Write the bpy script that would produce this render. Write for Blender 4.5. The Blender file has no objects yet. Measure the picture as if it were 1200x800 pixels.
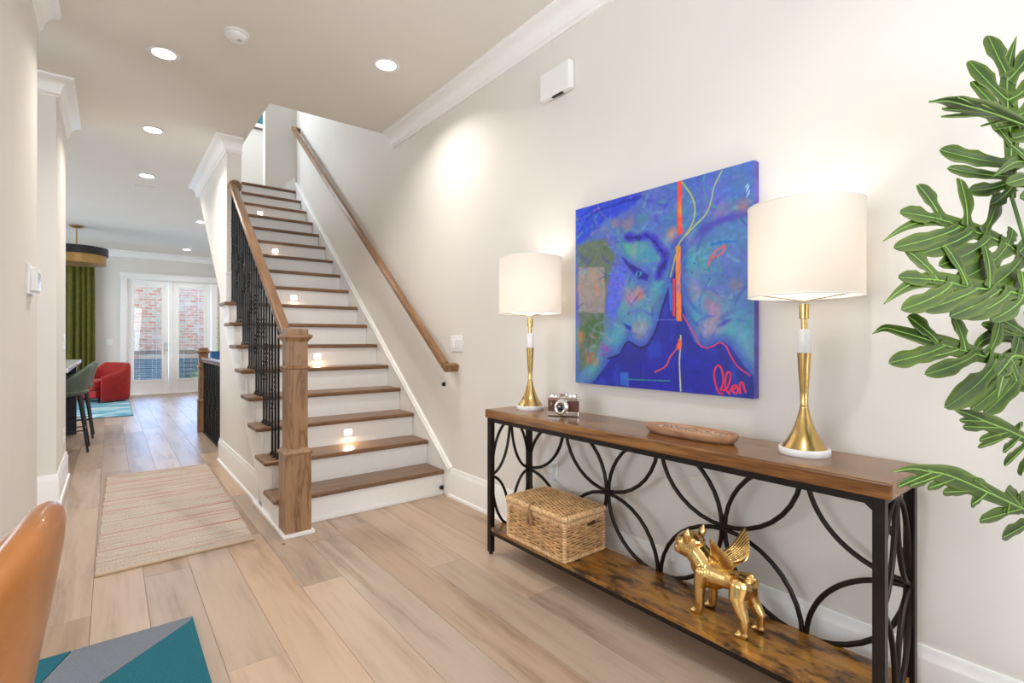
import bpy, bmesh, math, random
import numpy as np
from mathutils import Vector, Matrix
R = math.radians
random.seed(7)
S = bpy.context.scene
COL = S.collection
# ---------------------------------------------------------------- camera
cd = bpy.data.cameras.new('camera'); cam = bpy.data.objects.new('camera', cd); COL.objects.link(cam)
cam.location = (0, 0, 1.15); cam.rotation_euler = (R(90), 0, R(-38.35))
cd.sensor_width = 36; cd.lens = 594 / 1200 * 36; cd.shift_y = -2 / 1200; cd.clip_start = .02
S.camera = cam
# ---------------------------------------------------------------- world, light, exposure
S.view_settings.view_transform = 'Standard'; S.view_settings.look = 'None'
S.view_settings.gamma = 1; S.view_settings.use_curve_mapping = False
S.view_settings.exposure = 0.34
S.cycles.max_bounces = 10; S.cycles.diffuse_bounces = 6; S.cycles.glossy_bounces = 4
S.cycles.sample_clamp_indirect = 4; S.cycles.caustics_reflective = False; S.cycles.caustics_refractive = False
w = bpy.data.worlds.new('sky'); S.world = w; w.use_nodes = True
bg = w.node_tree.nodes['Background']; bg.inputs[0].default_value = (.70, .84, 1, 1); bg.inputs[1].default_value = 2.6
def area(name, loc, rot, size, power, col=(1, 1, 1), size_y=None, spread=None, shape=None):
    l = bpy.data.lights.new(name, 'AREA'); l.energy = power; l.color = col; l.size = size
    if size_y: l.shape = 'RECTANGLE'; l.size_y = size_y
    if shape: l.shape = shape
    if spread: l.spread = R(spread)
    o = bpy.data.objects.new(name, l); o.location = loc; o.rotation_euler = rot; COL.objects.link(o); return o
# added fill lamps for unseen front, dining and living windows; door and landing daylight
area('front_daylight_fill', (.9, -1.72, 1.6), (R(90), 0, 0), 1.9, 36, (1, .98, .955), 1.9)
area('dining_daylight_fill', (-4.02, 1.2, 1.6), (0, R(-90), 0), 1.7, 54, (1, .985, .97), 3.0)
area('living_daylight_fill', (-4.02, 9.6, 1.5), (0, R(-90), 0), 1.7, 95, (.84, .92, 1), 3.4)
area('door_daylight', (1.0, 13.3, 1.3), (R(-90), 0, 0), 1.5, 48, (.30, .55, 1), 1.9)
area('landing_window_daylight', (-.35, 7.6, 4.6), (0, R(-90), 0), 1.2, 45, (.82, .91, 1), 1.6)

# ---------------------------------------------------------------- mesh helpers
WL = {}
def wloc(o): return WL.get(o.name, Vector((0, 0, 0))) if o else Vector((0, 0, 0))
def tag(o, label=None, cat=None, group=None, kind=None):
    if label: o['label'] = label
    if cat: o['category'] = cat
    if group: o['group'] = group
    if kind: o['kind'] = kind
    return o
def thing(name, loc, label, cat, group=None):
    o = bpy.data.objects.new(name, None); COL.objects.link(o); o.location = loc; o.empty_display_size = .1
    WL[o.name] = Vector(loc); return tag(o, label, cat, group)
def copy_tree(o, loc, parent=None):
    c = o.copy(); COL.objects.link(c)
    if parent is None: c.location = loc; WL[c.name] = Vector(loc)
    else: c.parent = parent
    for ch in list(o.children): copy_tree(ch, None, c)
    return c
def join_frames(pts, closed=False):
    n = len(pts); T = []
    for i in range(n):
        a = pts[(i - 1) % n] if (closed or i > 0) else pts[i]; b = pts[(i + 1) % n] if (closed or i < n - 1) else pts[i]
        T.append((b - a).normalized())
    up = Vector((0, 0, 1)) if abs(T[0].z) < .9 else Vector((1, 0, 0))
    N = []; nn = (up - T[0] * up.dot(T[0])).normalized()
    for t in T:
        nn = (nn - t * nn.dot(t)); nn = nn.normalized() if nn.length > 1e-6 else Vector((1, 0, 0)); N.append(nn.copy())
    return T, N
class MB:
    def __init__(s): s.v = []; s.f = []; s.m = []; s.mi = 0
    def add(s, vs, fs, mi=None):
        b = len(s.v); s.v += [tuple(p) for p in vs]; s.f += [tuple(b + i for i in f) for f in fs]
        s.m += [s.mi if mi is None else mi] * len(fs); return s
    def box(s, x0, y0, z0, x1, y1, z1, mi=None):
        return s.add([(x0,y0,z0),(x1,y0,z0),(x1,y1,z0),(x0,y1,z0),(x0,y0,z1),(x1,y0,z1),(x1,y1,z1),(x0,y1,z1)],
            [(0,3,2,1),(4,5,6,7),(0,1,5,4),(1,2,6,5),(2,3,7,6),(3,0,4,7)], mi)
    def obox(s, c, ax, ay, az, mi=None):
        c = Vector(c); ax = Vector(ax); ay = Vector(ay); az = Vector(az)
        P = [c + i * ax + j * ay + k * az for k in (-1, 1) for i, j in ((-1,-1),(1,-1),(1,1),(-1,1))]
        return s.add(P, [(0,3,2,1),(4,5,6,7),(0,1,5,4),(1,2,6,5),(2,3,7,6),(3,0,4,7)], mi)
    def prism(s, poly, lo, hi, axis='x', mi=None):
        n = len(poly)
        def p(a, t): return {'x': (t, a[0], a[1]), 'y': (a[0], t, a[1]), 'z': (a[0], a[1], t)}[axis]
        return s.add([p(a, lo) for a in poly] + [p(a, hi) for a in poly],
            [tuple(range(n))[::-1], tuple(range(n, 2 * n))] + [(i, (i + 1) % n, n + (i + 1) % n, n + i) for i in range(n)], mi)
    def tube(s, pts, r, n=8, closed=False, mi=None, tw=0, flat=1, cap=True):
        pts = [Vector(p) for p in pts]; T, N = join_frames(pts, closed); V = []; F = []; m = len(pts)
        for i, (p, t, u) in enumerate(zip(pts, T, N)):
            b = t.cross(u); rr = r[i] if isinstance(r, (list, tuple)) else r
            for k in range(n):
                a = 2 * math.pi * k / n + (tw[i] if isinstance(tw, (list, tuple)) else tw)
                V.append(p + u * math.cos(a) * rr * flat + b * math.sin(a) * rr)
        for i in range(m if closed else m - 1):
            j = (i + 1) % m
            for k in range(n): F.append((i*n+k, i*n+(k+1)%n, j*n+(k+1)%n, j*n+k))
        if not closed and cap: F += [tuple(range(n))[::-1], tuple(range((m-1)*n, m*n))]
        return s.add(V, F, mi)
    def lathe(s, prof, c, n=32, mi=None, axis=None):
        c = Vector(c); V = []; F = []
        M = Matrix.Identity(3) if axis is None else Vector((0,0,1)).rotation_difference(Vector(axis)).to_matrix()
        for r, z in prof:
            for k in range(n):
                a = 2 * math.pi * k / n; V.append(c + M @ Vector((r * math.cos(a), r * math.sin(a), z)))
        m = len(prof)
        for i in range(m - 1):
            for k in range(n): F.append((i*n+k, i*n+(k+1)%n, (i+1)*n+(k+1)%n, (i+1)*n+k))
        if prof[0][0] > 1e-5: F.append(tuple(range(n))[::-1])
        if prof[-1][0] > 1e-5: F.append(tuple(range((m-1)*n, m*n)))
        return s.add(V, F, mi)
    def ell(s, c, r, n=10, m=6, mi=None, M=None):
        V = []; F = []; c = Vector(c)
        for i in range(m + 1):
            ph = math.pi * i / m
            for k in range(n):
                a = 2 * math.pi * k / n
                q = Vector((r[0]*math.sin(ph)*math.cos(a), r[1]*math.sin(ph)*math.sin(a), r[2]*math.cos(ph)))
                V.append(c + (M @ q if M else q))
        for i in range(m):
            for k in range(n): F.append((i*n+k, (i+1)*n+k, (i+1)*n+(k+1)%n, i*n+(k+1)%n))
        return s.add(V, F, mi)
    def mesh(s, name, mats, origin=(0,0,0), smooth=None, weld=True):
        me = bpy.data.meshes.new(name); o = Vector(origin)
        me.from_pydata([(a[0]-o.x, a[1]-o.y, a[2]-o.z) for a in s.v], [], s.f)
        for m in (mats if isinstance(mats, (list, tuple)) else [mats]): me.materials.append(m)
        me.polygons.foreach_set('material_index', s.m)
        bm = bmesh.new(); bm.from_mesh(me)
        if weld: bmesh.ops.remove_doubles(bm, verts=bm.verts, dist=1e-5)
        bmesh.ops.recalc_face_normals(bm, faces=bm.faces); bm.to_mesh(me); bm.free()
        if smooth:
            me.polygons.foreach_set('use_smooth', [True] * len(me.polygons)); me.set_sharp_from_angle(angle=R(smooth))
        return me
    def build(s, name, mats, parent=None, origin=None, bevel=0, smooth=None, subsurf=0, weld=True, seg=2):
        if origin is None: origin = wloc(parent)
        origin = Vector(origin)
        o = bpy.data.objects.new(name, s.mesh(name, mats, origin, smooth, weld)); COL.objects.link(o)
        if parent is not None: o.parent = parent; o.location = origin - wloc(parent)
        else: o.location = origin
        WL[o.name] = origin
        if bevel:
            b = o.modifiers.new('bevel', 'BEVEL'); b.width = bevel; b.segments = seg; b.limit_method = 'ANGLE'; b.angle_limit = R(40)
        if subsurf:
            b = o.modifiers.new('sub', 'SUBSURF'); b.levels = b.render_levels = subsurf
        return o
def sweep_plan(mb, path, prof, side=1, mi=None):
    """profile (outward, z) swept along a plan polyline with mitred corners; outward = left of the path for side 1"""
    P = [Vector((a[0], a[1])) for a in path]; n = len(P); m = len(prof); V = []; F = []
    for i in range(n):
        d = []
        if i > 0: d.append((P[i] - P[i-1]).normalized())
        if i < n - 1: d.append((P[i+1] - P[i]).normalized())
        ns = [Vector((-a.y, a.x)) * side for a in d]
        b = ns[0] if len(ns) == 1 else (ns[0] + ns[1]) / (1 + ns[0].dot(ns[1]))
        for o, z in prof: q = P[i] + b * o; V.append((q.x, q.y, z))
    for i in range(n - 1):
        for k in range(m): F.append((i*m+k, i*m+(k+1)%m, (i+1)*m+(k+1)%m, (i+1)*m+k))
    F += [tuple(range(m))[::-1], tuple(range((n-1)*m, n*m))]
    return mb.add(V, F, mi)
# ---------------------------------------------------------------- materials
def nodes(name):
    m = bpy.data.materials.new(name); m.use_nodes = True; nt = m.node_tree
    return m, nt, nt.nodes['Principled BSDF']
def plain(name, col, rough=.5, metal=0, var=.03, scale=30, bump=0, bscale=200, sheen=0, coat=0, spec=None, **kw):
    m, nt, b = nodes(name); N = nt.nodes; L = nt.links
    tc = N.new('ShaderNodeTexCoord'); no = N.new('ShaderNodeTexNoise'); no.inputs['Scale'].default_value = scale; no.inputs['Detail'].default_value = 4
    L.new(tc.outputs['Object'], no.inputs['Vector'])
    cr = N.new('ShaderNodeValToRGB'); e = cr.color_ramp.elements
    e[0].color = (*[c * (1 - var) for c in col], 1); e[1].color = (*[min(1, c * (1 + var)) for c in col], 1)
    e[0].position = .35; e[1].position = .65
    L.new(no.outputs['Fac'], cr.inputs['Fac']); L.new(cr.outputs['Color'], b.inputs['Base Color'])
    b.inputs['Roughness'].default_value = rough; b.inputs['Metallic'].default_value = metal
    if sheen: b.inputs['Sheen Weight'].default_value = sheen
    if coat: b.inputs['Coat Weight'].default_value = coat
    if spec is not None: b.inputs['Specular IOR Level'].default_value = spec
    if bump:
        n2 = N.new('ShaderNodeTexNoise'); n2.inputs['Scale'].default_value = bscale; L.new(tc.outputs['Object'], n2.inputs['Vector'])
        bp = N.new('ShaderNodeBump'); bp.inputs['Strength'].default_value = bump; bp.inputs['Distance'].default_value = .002
        L.new(n2.outputs['Fac'], bp.inputs['Height']); L.new(bp.outputs['Normal'], b.inputs['Normal'])
    return m
def emis(name, col, st):
    m, nt, b = nodes(name); b.inputs['Emission Color'].default_value = (*col, 1); b.inputs['Emission Strength'].default_value = st
    b.inputs['Base Color'].default_value = (*col, 1); return m
def wood(name, cols, grain=(14, 1.2, 14), rough=.4, rand=True, bands=4, dist=3.5, fine=.25, coat=0, bump=.15, bandaxis='X', knots=0, tint=.12):
    m, nt, b = nodes(name); N = nt.nodes; L = nt.links
    tc = N.new('ShaderNodeTexCoord'); oi = N.new('ShaderNodeObjectInfo')
    ad = N.new('ShaderNodeVectorMath'); ad.operation = 'ADD'; sc = N.new('ShaderNodeVectorMath'); sc.operation = 'SCALE'
    cb = N.new('ShaderNodeCombineXYZ'); L.new(oi.outputs['Random'], cb.inputs[0]); L.new(oi.outputs['Random'], cb.inputs[1]); L.new(oi.outputs['Random'], cb.inputs[2])
    L.new(cb.outputs[0], sc.inputs[0]); sc.inputs['Scale'].default_value = 37.0 if rand else 0
    L.new(tc.outputs['Object'], ad.inputs[0]); L.new(sc.outputs[0], ad.inputs[1])
    mp = N.new('ShaderNodeMapping'); mp.inputs['Scale'].default_value = grain; L.new(ad.outputs[0], mp.inputs[0])
    n1 = N.new('ShaderNodeTexNoise'); n1.inputs['Scale'].default_value = 1.0; n1.inputs['Detail'].default_value = 5; n1.inputs['Roughness'].default_value = .55; n1.inputs['Distortion'].default_value = .4
    L.new(mp.outputs[0], n1.inputs['Vector'])
    mu = N.new('ShaderNodeMath'); mu.operation = 'MULTIPLY'; mu.inputs[1].default_value = bands * dist; L.new(n1.outputs['Fac'], mu.inputs[0])
    fr = N.new('ShaderNodeMath'); fr.operation = 'PINGPONG'; fr.inputs[1].default_value = 1.0; L.new(mu.outputs[0], fr.inputs[0])
    mp2 = N.new('ShaderNodeMapping'); mp2.inputs['Scale'].default_value = tuple(g * 9 for g in grain); L.new(ad.outputs[0], mp2.inputs[0])
    n2 = N.new('ShaderNodeTexNoise'); n2.inputs['Scale'].default_value = 1; n2.inputs['Detail'].default_value = 3; L.new(mp2.outputs[0], n2.inputs['Vector'])
    mx = N.new('ShaderNodeMix'); mx.data_type = 'FLOAT'; mx.inputs[0].default_value = fine; L.new(fr.outputs[0], mx.inputs[2]); L.new(n2.outputs['Fac'], mx.inputs[3])
    cr = N.new('ShaderNodeValToRGB'); L.new(mx.outputs[0], cr.inputs['Fac']); e = cr.color_ramp.elements
    while len(e) < len(cols): e.new(.5)
    for i, c in enumerate(cols): e[i].position = .12 + .76 * i / (len(cols) - 1); e[i].color = (*c, 1)
    hs = N.new('ShaderNodeHueSaturation'); mr = N.new('ShaderNodeMapRange'); mr.inputs[3].default_value = 1 - tint; mr.inputs[4].default_value = 1 + tint
    L.new(oi.outputs['Random'], mr.inputs[0]); L.new(mr.outputs[0], hs.inputs['Value'])
    mr2 = N.new('ShaderNodeMapRange'); mr2.inputs[3].default_value = 1 + tint; mr2.inputs[4].default_value = 1 - tint * .9
    m3 = N.new('ShaderNodeMath'); m3.operation = 'FRACT'; m4 = N.new('ShaderNodeMath'); m4.operation = 'MULTIPLY'; m4.inputs[1].default_value = 7.3
    L.new(oi.outputs['Random'], m4.inputs[0]); L.new(m4.outputs[0], m3.inputs[0]); L.new(m3.outputs[0], mr2.inputs[0]); L.new(mr2.outputs[0], hs.inputs['Saturation'])
    L.new(cr.outputs['Color'], hs.inputs['Color']); out = hs.outputs['Color']
    if knots:
        vo = N.new('ShaderNodeTexVoronoi'); vo.inputs['Scale'].default_value = 1; mp3 = N.new('ShaderNodeMapping'); mp3.inputs['Scale'].default_value = (5.0, 2.2, 1)
        L.new(ad.outputs[0], mp3.inputs[0]); L.new(mp3.outputs[0], vo.inputs['Vector'])
        k = N.new('ShaderNodeMapRange'); k.inputs[1].default_value = .028; k.inputs[2].default_value = .06; k.inputs[3].default_value = knots; k.inputs[4].default_value = 0; L.new(vo.outputs['Distance'], k.inputs[0])
        kx = N.new('ShaderNodeMix'); kx.data_type = 'RGBA'; L.new(k.outputs[0], kx.inputs[0]); L.new(out, kx.inputs[6]); kx.inputs[7].default_value = (.06, .035, .025, 1); out = kx.outputs[2]
    L.new(out, b.inputs['Base Color']); b.inputs['Roughness'].default_value = rough
    if coat: b.inputs['Coat Weight'].default_value = coat; b.inputs['Coat Roughness'].default_value = .15
    bp = N.new('ShaderNodeBump'); bp.inputs['Strength'].default_value = bump; bp.inputs['Distance'].default_value = .001
    L.new(n2.outputs['Fac'], bp.inputs['Height']); L.new(bp.outputs['Normal'], b.inputs['Normal'])
    return m
M_wall = plain('wall_paint', (.765, .735, .69), .85, var=.012, scale=2, bump=.05, bscale=300)
M_ceil = plain('ceiling_paint', (.80, .765, .71), .9, var=.01, scale=2)
M_trim = plain('white_trim_paint', (.92, .915, .90), .35, var=.01)
M_white = plain('white_plastic', (.86, .86, .85), .35, var=.01)
M_plank = wood('oak_floor_plank', [(.28, .185, .13), (.40, .285, .205), (.47, .345, .255), (.50, .37, .275)], (6.5, .6, 5), .36, bands=2.8, dist=2.2, fine=.5, knots=.8, tint=.18, bump=.06)
M_gap = plain('floor_joint', (.20, .135, .09), .8)
M_tread = wood('brown_oak_tread', [(.14, .070, .032), (.25, .132, .064), (.31, .168, .084)], (1.5, 14, 14), .32, bands=2, dist=2, fine=.4, tint=.08)
M_rail = wood('brown_oak_rail', [(.17, .085, .038), (.27, .145, .068), (.33, .185, .09)], (22, 2, 2), .3, bands=2, dist=2, fine=.4, rand=False)
M_newel = wood('oak_newel', [(.20, .10, .042), (.29, .155, .075), (.335, .185, .092), (.35, .20, .10)], (8, 8, 1.3), .36, bands=5.5, dist=2.6, fine=.2, tint=.03)
M_iron = plain('black_iron', (.006, .006, .008), .32, metal=.2, var=.1)
M_bronze = plain('dark_bronze_steel', (.02, .014, .011), .38, metal=.6, var=.15)
M_brass = plain('brushed_brass', (.62, .42, .16), .24, metal=1, var=.06, scale=60)
M_gold = plain('gold_leaf', (.82, .57, .23), .21, metal=1, var=.08, scale=40)
M_marble = plain('white_marble', (.84, .84, .85), .15, var=.04, scale=12)
M_ctop = wood('console_top_wood', [(.085, .032, .009), (.20, .082, .020), (.29, .130, .034), (.22, .095, .026)], (26, 1.6, 26), .25, bands=2.2, dist=2, fine=.45, rand=False, coat=.2, bump=.08, tint=0)
def rustic(name):
    m = wood(name, [(.20, .075, .010), (.36, .155, .022), (.45, .22, .035)], (18, 2.2, 18), .28, bands=1.6, dist=2, fine=.4, rand=False, coat=.25, bump=.1, tint=0)
    nt = m.node_tree; N = nt.nodes; L = nt.links; b = N['Principled BSDF']; src = b.inputs['Base Color'].links[0].from_socket
    tc = N.new('ShaderNodeTexCoord'); mp = N.new('ShaderNodeMapping'); mp.inputs['Scale'].default_value = (9, 4.5, 9); L.new(tc.outputs['Object'], mp.inputs[0])
    no = N.new('ShaderNodeTexNoise'); no.inputs['Scale'].default_value = 1.6; no.inputs['Detail'].default_value = 9; no.inputs['Roughness'].default_value = .68; L.new(mp.outputs[0], no.inputs['Vector'])
    r = N.new('ShaderNodeValToRGB'); r.color_ramp.elements[0].position = .47; r.color_ramp.elements[1].position = .60; L.new(no.outputs['Fac'], r.inputs['Fac'])
    mx = N.new('ShaderNodeMix'); mx.data_type = 'RGBA'; L.new(r.outputs['Color'], mx.inputs[0]); L.new(src, mx.inputs[6]); mx.inputs[7].default_value = (.035, .014, .006, 1)
    L.new(mx.outputs[2], b.inputs['Base Color']); return m
M_shelf = rustic('rustic_shelf_wood')
def shade_mat(name='lamp_shade_linen'):
    m = bpy.data.materials.new(name); m.use_nodes = True; nt = m.node_tree; N = nt.nodes; L = nt.links; N.remove(N['Principled BSDF'])
    d = N.new('ShaderNodeBsdfDiffuse'); d.inputs[0].default_value = (.86, .83, .79, 1); t = N.new('ShaderNodeBsdfTranslucent'); t.inputs[0].default_value = (.84, .80, .75, 1)
    tc = N.new('ShaderNodeTexCoord'); no = N.new('ShaderNodeTexNoise'); no.inputs['Scale'].default_value = 300; L.new(tc.outputs['Object'], no.inputs['Vector'])
    bp = N.new('ShaderNodeBump'); bp.inputs['Strength'].default_value = .1; bp.inputs['Distance'].default_value = .001; L.new(no.outputs['Fac'], bp.inputs['Height']); L.new(bp.outputs[0], d.inputs['Normal'])
    mx = N.new('ShaderNodeMixShader'); mx.inputs[0].default_value = .45; L.new(d.outputs[0], mx.inputs[1]); L.new(t.outputs[0], mx.inputs[2])
    L.new(mx.outputs[0], N['Material Output'].inputs[0]); return m
M_shade = shade_mat()
def velvet(name, col, rough=.75, sheen=.6):
    m = plain(name, col, rough, var=.14, scale=14, bump=.15, bscale=400, sheen=sheen*.2); return m
M_red = velvet('red_velvet', (.36, .008, .006)); M_green = velvet('sage_velvet', (.105, .15, .11))
M_curt = velvet('olive_velvet', (.105, .105, .005), .7, .3)
M_blackwood = plain('black_painted_wood', (.012, .012, .014), .4)
M_leather = plain('tan_leather', (.36, .135, .036), .34, var=.18, scale=7, bump=.2, bscale=260, coat=.12)
M_navy = plain('navy_cabinet_paint', (.018, .022, .045), .45)
M_counter = plain('white_quartz', (.72, .72, .74), .15, var=.06, scale=6)
def glass_mat():
    m = bpy.data.materials.new('window_glass'); m.use_nodes = True; nt = m.node_tree; N = nt.nodes; L = nt.links; N.remove(N['Principled BSDF'])
    t = N.new('ShaderNodeBsdfTransparent'); t.inputs[0].default_value = (.93, .97, .98, 1); g = N.new('ShaderNodeBsdfGlossy'); g.inputs['Roughness'].default_value = .02
    f = N.new('ShaderNodeFresnel'); f.inputs[0].default_value = 1.5; mx = N.new('ShaderNodeMixShader'); L.new(f.outputs[0], mx.inputs[0]); L.new(t.outputs[0], mx.inputs[1]); L.new(g.outputs[0], mx.inputs[2])
    L.new(mx.outputs[0], N['Material Output'].inputs[0]); return m
M_glass = glass_mat()
M_led = emis('led_lens', (1, .96, .9), 14)
M_step = emis('step_light_lens', (1, .90, .72), 9)
def brick_mat():
    m, nt, b = nodes('mixed_red_brick'); N = nt.nodes; L = nt.links
    tc = N.new('ShaderNodeTexCoord'); mp = N.new('ShaderNodeMapping'); mp.inputs['Rotation'].default_value = (R(90), 0, 0); L.new(tc.outputs['Object'], mp.inputs[0])
    br = N.new('ShaderNodeTexBrick'); L.new(mp.outputs[0], br.inputs['Vector'])
    br.inputs['Scale'].default_value = 1; br.inputs['Brick Width'].default_value = .21; br.inputs['Row Height'].default_value = .085; br.inputs['Mortar Size'].default_value = .012
    br.inputs['Color1'].default_value = (.72, .22, .11, 1); br.inputs['Color2'].default_value = (.74, .54, .38, 1); br.inputs['Mortar'].default_value = (.62, .60, .56, 1)
    no = N.new('ShaderNodeTexNoise'); no.inputs['Scale'].default_value = 7; L.new(tc.outputs['Object'], no.inputs['Vector'])
    mx = N.new('ShaderNodeMix'); mx.data_type = 'RGBA'; mx.blend_type = 'MULTIPLY'; mx.inputs[0].default_value = .6; L.new(br.outputs['Color'], mx.inputs[6]); L.new(no.outputs['Fac'], mx.inputs[7])
    L.new(mx.outputs[2], b.inputs['Base Color']); b.inputs['Roughness'].default_value = .9; return m
M_brick = brick_mat()
CZ = 2.97     # ceiling height
WX = 1.965    # right wall

# ================================================================= LARGE STRUCTURE
def struct(o): o['kind'] = 'structure'; return o
fl = MB().box(-4.2, -1.8, -.12, 2.2, 13.3, -.016).build('floor', M_gap, origin=(0, 0, 0)); struct(fl)
PW = .19
lens_ = [1.35, 1.75, 2.15]; pm = []
for ln in lens_:
    b = MB(); g = .0005
    x0, x1, y0, y1 = -PW/2 + g, PW/2 - g, -ln/2 + g, ln/2 - g; c = .0008
    V = [(x0,y0,-.016),(x1,y0,-.016),(x1,y1,-.016),(x0,y1,-.016),(x0,y0,-c),(x1,y0,-c),(x1,y1,-c),(x0,y1,-c),(x0+c,y0+c,0),(x1-c,y0+c,0),(x1-c,y1-c,0),(x0+c,y1-c,0)]
    b.add(V, [(0,3,2,1),(0,1,5,4),(1,2,6,5),(2,3,7,6),(3,0,4,7),(4,5,9,8),(5,6,10,9),(6,7,11,10),(7,4,8,11),(8,9,10,11)]); pm.append(b.mesh('plank', M_plank))
rr = random.Random(11); npl = 0
xi = 0; x = -2.06
while x < WX + .05:
    y = -1.7 - rr.random() * 1.2
    if x < -.5: y = 4.2 - rr.random()      # the left rooms only show past the column
    while y < 13.1:
        k = rr.randrange(3); ln = lens_[k]
        if not (x > 1.06 and 3.45 < y and y + ln < 7.6):
            o = bpy.data.objects.new('plank', pm[k]); COL.objects.link(o); o.parent = fl; o.location = (x, y + ln/2, 0); npl += 1
        y += ln
    x += PW
# walls
struct(MB().box(WX, -1.8, 0, WX+.15, 13.3, 5.7).build('wall_right', M_wall))
# hall wall near the camera (left) and the return the casing stands on
b = MB().box(-.44, 2.70, 0, -.32, 3.82, CZ).box(-.48, 2.42, 0, -.305, 2.84, CZ); struct(b.build('wall_left_near', M_wall))
struct(MB().box(-.60, 4.76, 0, -.30, 5.70, CZ).build('wall_left_column', M_wall))
# far wall with the double door opening
b = MB().box(-4.2, 13.1, 0, .235, 13.25, CZ).box(1.785, 13.1, 0, 2.0, 13.25, CZ).box(.235, 13.1, 2.42, 1.785, 13.25, CZ); struct(b.build('wall_back', M_wall))
# outer shell behind and to the left, with window openings
b = MB().box(-4.2, -1.95, 0, -.1, -1.8, CZ).box(1.9, -1.95, 0, 2.1, -1.8, CZ).box(-.1, -1.95, 0, 1.9, -1.8, .6).box(-.1, -1.95, 2.6, 1.9, -1.8, CZ); struct(b.build('wall_front', M_wall))
b = MB().box(-4.2, -1.8, 0, -4.1, -.3, CZ).box(-4.2, 2.7, 0, -4.1, 7.9, CZ).box(-4.2, 11.3, 0, -4.1, 13.3, CZ).box(-4.2, -.3, 0, -4.1, 2.7, .7).box(-4.2, -.3, 2.4, -4.1, 2.7, CZ).box(-4.2, 7.9, 0, -4.1, 11.3, .6).box(-4.2, 7.9, 2.4, -4.1, 11.3, CZ)
struct(b.build('wall_left', M_wall))
struct(MB().box(-4.2, 3.66, 0, -1.8, 3.8, CZ).build('wall_dining', M_wall))
# ceiling with the stairwell opening
YO, XO = 4.22, .96
b = MB().box(-4.2, -1.95, CZ, WX, YO, CZ+.3).box(-4.2, YO, CZ, XO, 13.25, CZ+.3).box(XO, 8.5, CZ, WX, 13.25, CZ+.3).box(XO, 7.16, CZ, WX, 8.5, CZ+.0045); struct(b.build('ceiling', M_ceil))
struct(MB().box(XO-.1, YO-.1, 5.6, WX, 8.6, 5.7).box(-.5, YO-.1, 5.6, XO-.1, 8.6, 5.7).build('ceiling_upper', M_ceil))
struct(MB().box(-.5, 8.35, CZ+.3, WX, 8.5, 5.6).box(-.5, YO-.15, CZ+.3, WX, YO, 5.6).build('wall_upper_back', M_wall))
struct(MB().box(-.6, YO-.1, CZ+.3, -.5, 6.8, 5.6).box(-.6, 8.4, CZ+.3, -.5, 8.6, 5.6).box(-.6, 6.8, CZ+.3, -.5, 8.4, 4.0).box(-.6, 6.8, 5.2, -.5, 8.4, 5.6).build('wall_upper_left', M_wall))
struct(MB().box(.965, 7.17, 2.975, WX, 8.5, 3.145).build('floor_landing', M_tread))
struct(MB().box(1.575, 7.17, 3.145, WX, 7.30, 5.6).build('wall_upper_stub', M_wall))
b = MB(); b.prism([(WX-.02, 3.335), (WX-.12, 3.24), (WX-.17, 3.15), (WX-.02, 3.15)], 7.152, 7.17, 'y'); struct(b.build('trim_landing', M_trim))
# stair side wall (open stringer side), its sloping soffit at the back, and the closed wall above
rise, going, Y1 = .185, .241, 3.31
def ty(i): return Y1 + (i - 1) * going        # riser i
poly = [(Y1+.02, 0), (5.55, 0), (5.55, 1.58), (7.15, CZ), (5.19, CZ), (5.19, 8*rise)]
for i in range(8, 1, -1): poly += [(ty(i)+.0, i*rise-.03), (ty(i), (i-1)*rise-.03)]
poly += [(Y1+.02, rise-.03)]
b = MB(); b.prism(poly, .82, .94, 'x'); sw = struct(b.build('wall_stairs', M_wall))
# under-stair soffit + stair body
b = MB(); bd = [(Y1+.02, 0), (5.55, 0), (5.55, 1.50), (7.3, 2.84), (7.3, 17*rise-.2)]
for i in range(17, 1, -1): bd += [(ty(i)+.012, (i-.3)*rise-.03), (ty(i)+.012, (i-1)*rise-.03)]
bd += [(Y1+.02, rise-.03)]
b.prism(bd, .94, WX-.02, 'x')
stair = thing('staircase', (1.37, Y1, 0), 'straight staircase of brown oak treads and white risers climbing along the wall', 'staircase')
body = b.build('carriage', M_trim, stair)
# white open stringer board
poly = [(3.115+.17, 0)] + [(Y1-.018+.0, 0)]
poly = [(3.292, 0), (3.70, 0), (3.95, .24), (5.215, .24+1.265*.80), (5.215, 8*rise-.03)]
for i in range(8, 1, -1): poly += [(ty(i)-.018, i*rise-.03), (ty(i)-.018, (i-1)*rise-.03)]
poly += [(3.292, rise-.03)]
MB().prism(poly, .80, .8195, 'x').build('stringer_board', M_trim, stair, bevel=.002)
for i in range(1, 18):
    lx = .765 if i <= 8 else .942
    # riser
    MB().box(.8205 if i <= 8 else .942, ty(i)-.018, (i-1)*rise + (.001 if i == 1 else 0), WX-.022, ty(i), i*rise-.03).build('riser', M_trim, stair)
    t = MB(); y0, y1 = ty(i)-.018-.028, ty(i+1)-.018
    if i == 17: y1 = ty(i)+.10
    t.box(lx, y0, i*rise-.03, WX-.022, y1 + (.012 if 1 <= i <= 8 else 0), i*rise)
    tr = t.build('tread', M_tread, stair, origin=((lx+WX)/2, y0, i*rise), bevel=.009, seg=3)
    if i <= 8:
        MB().prism([(y0+.012, i*rise-.03), (y1, i*rise-.03), (y1-.01, i*rise-.046), (y0+.024, i*rise-.046)], .785, .80, 'x').build('cove_molding', M_trim, stair)
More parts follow.
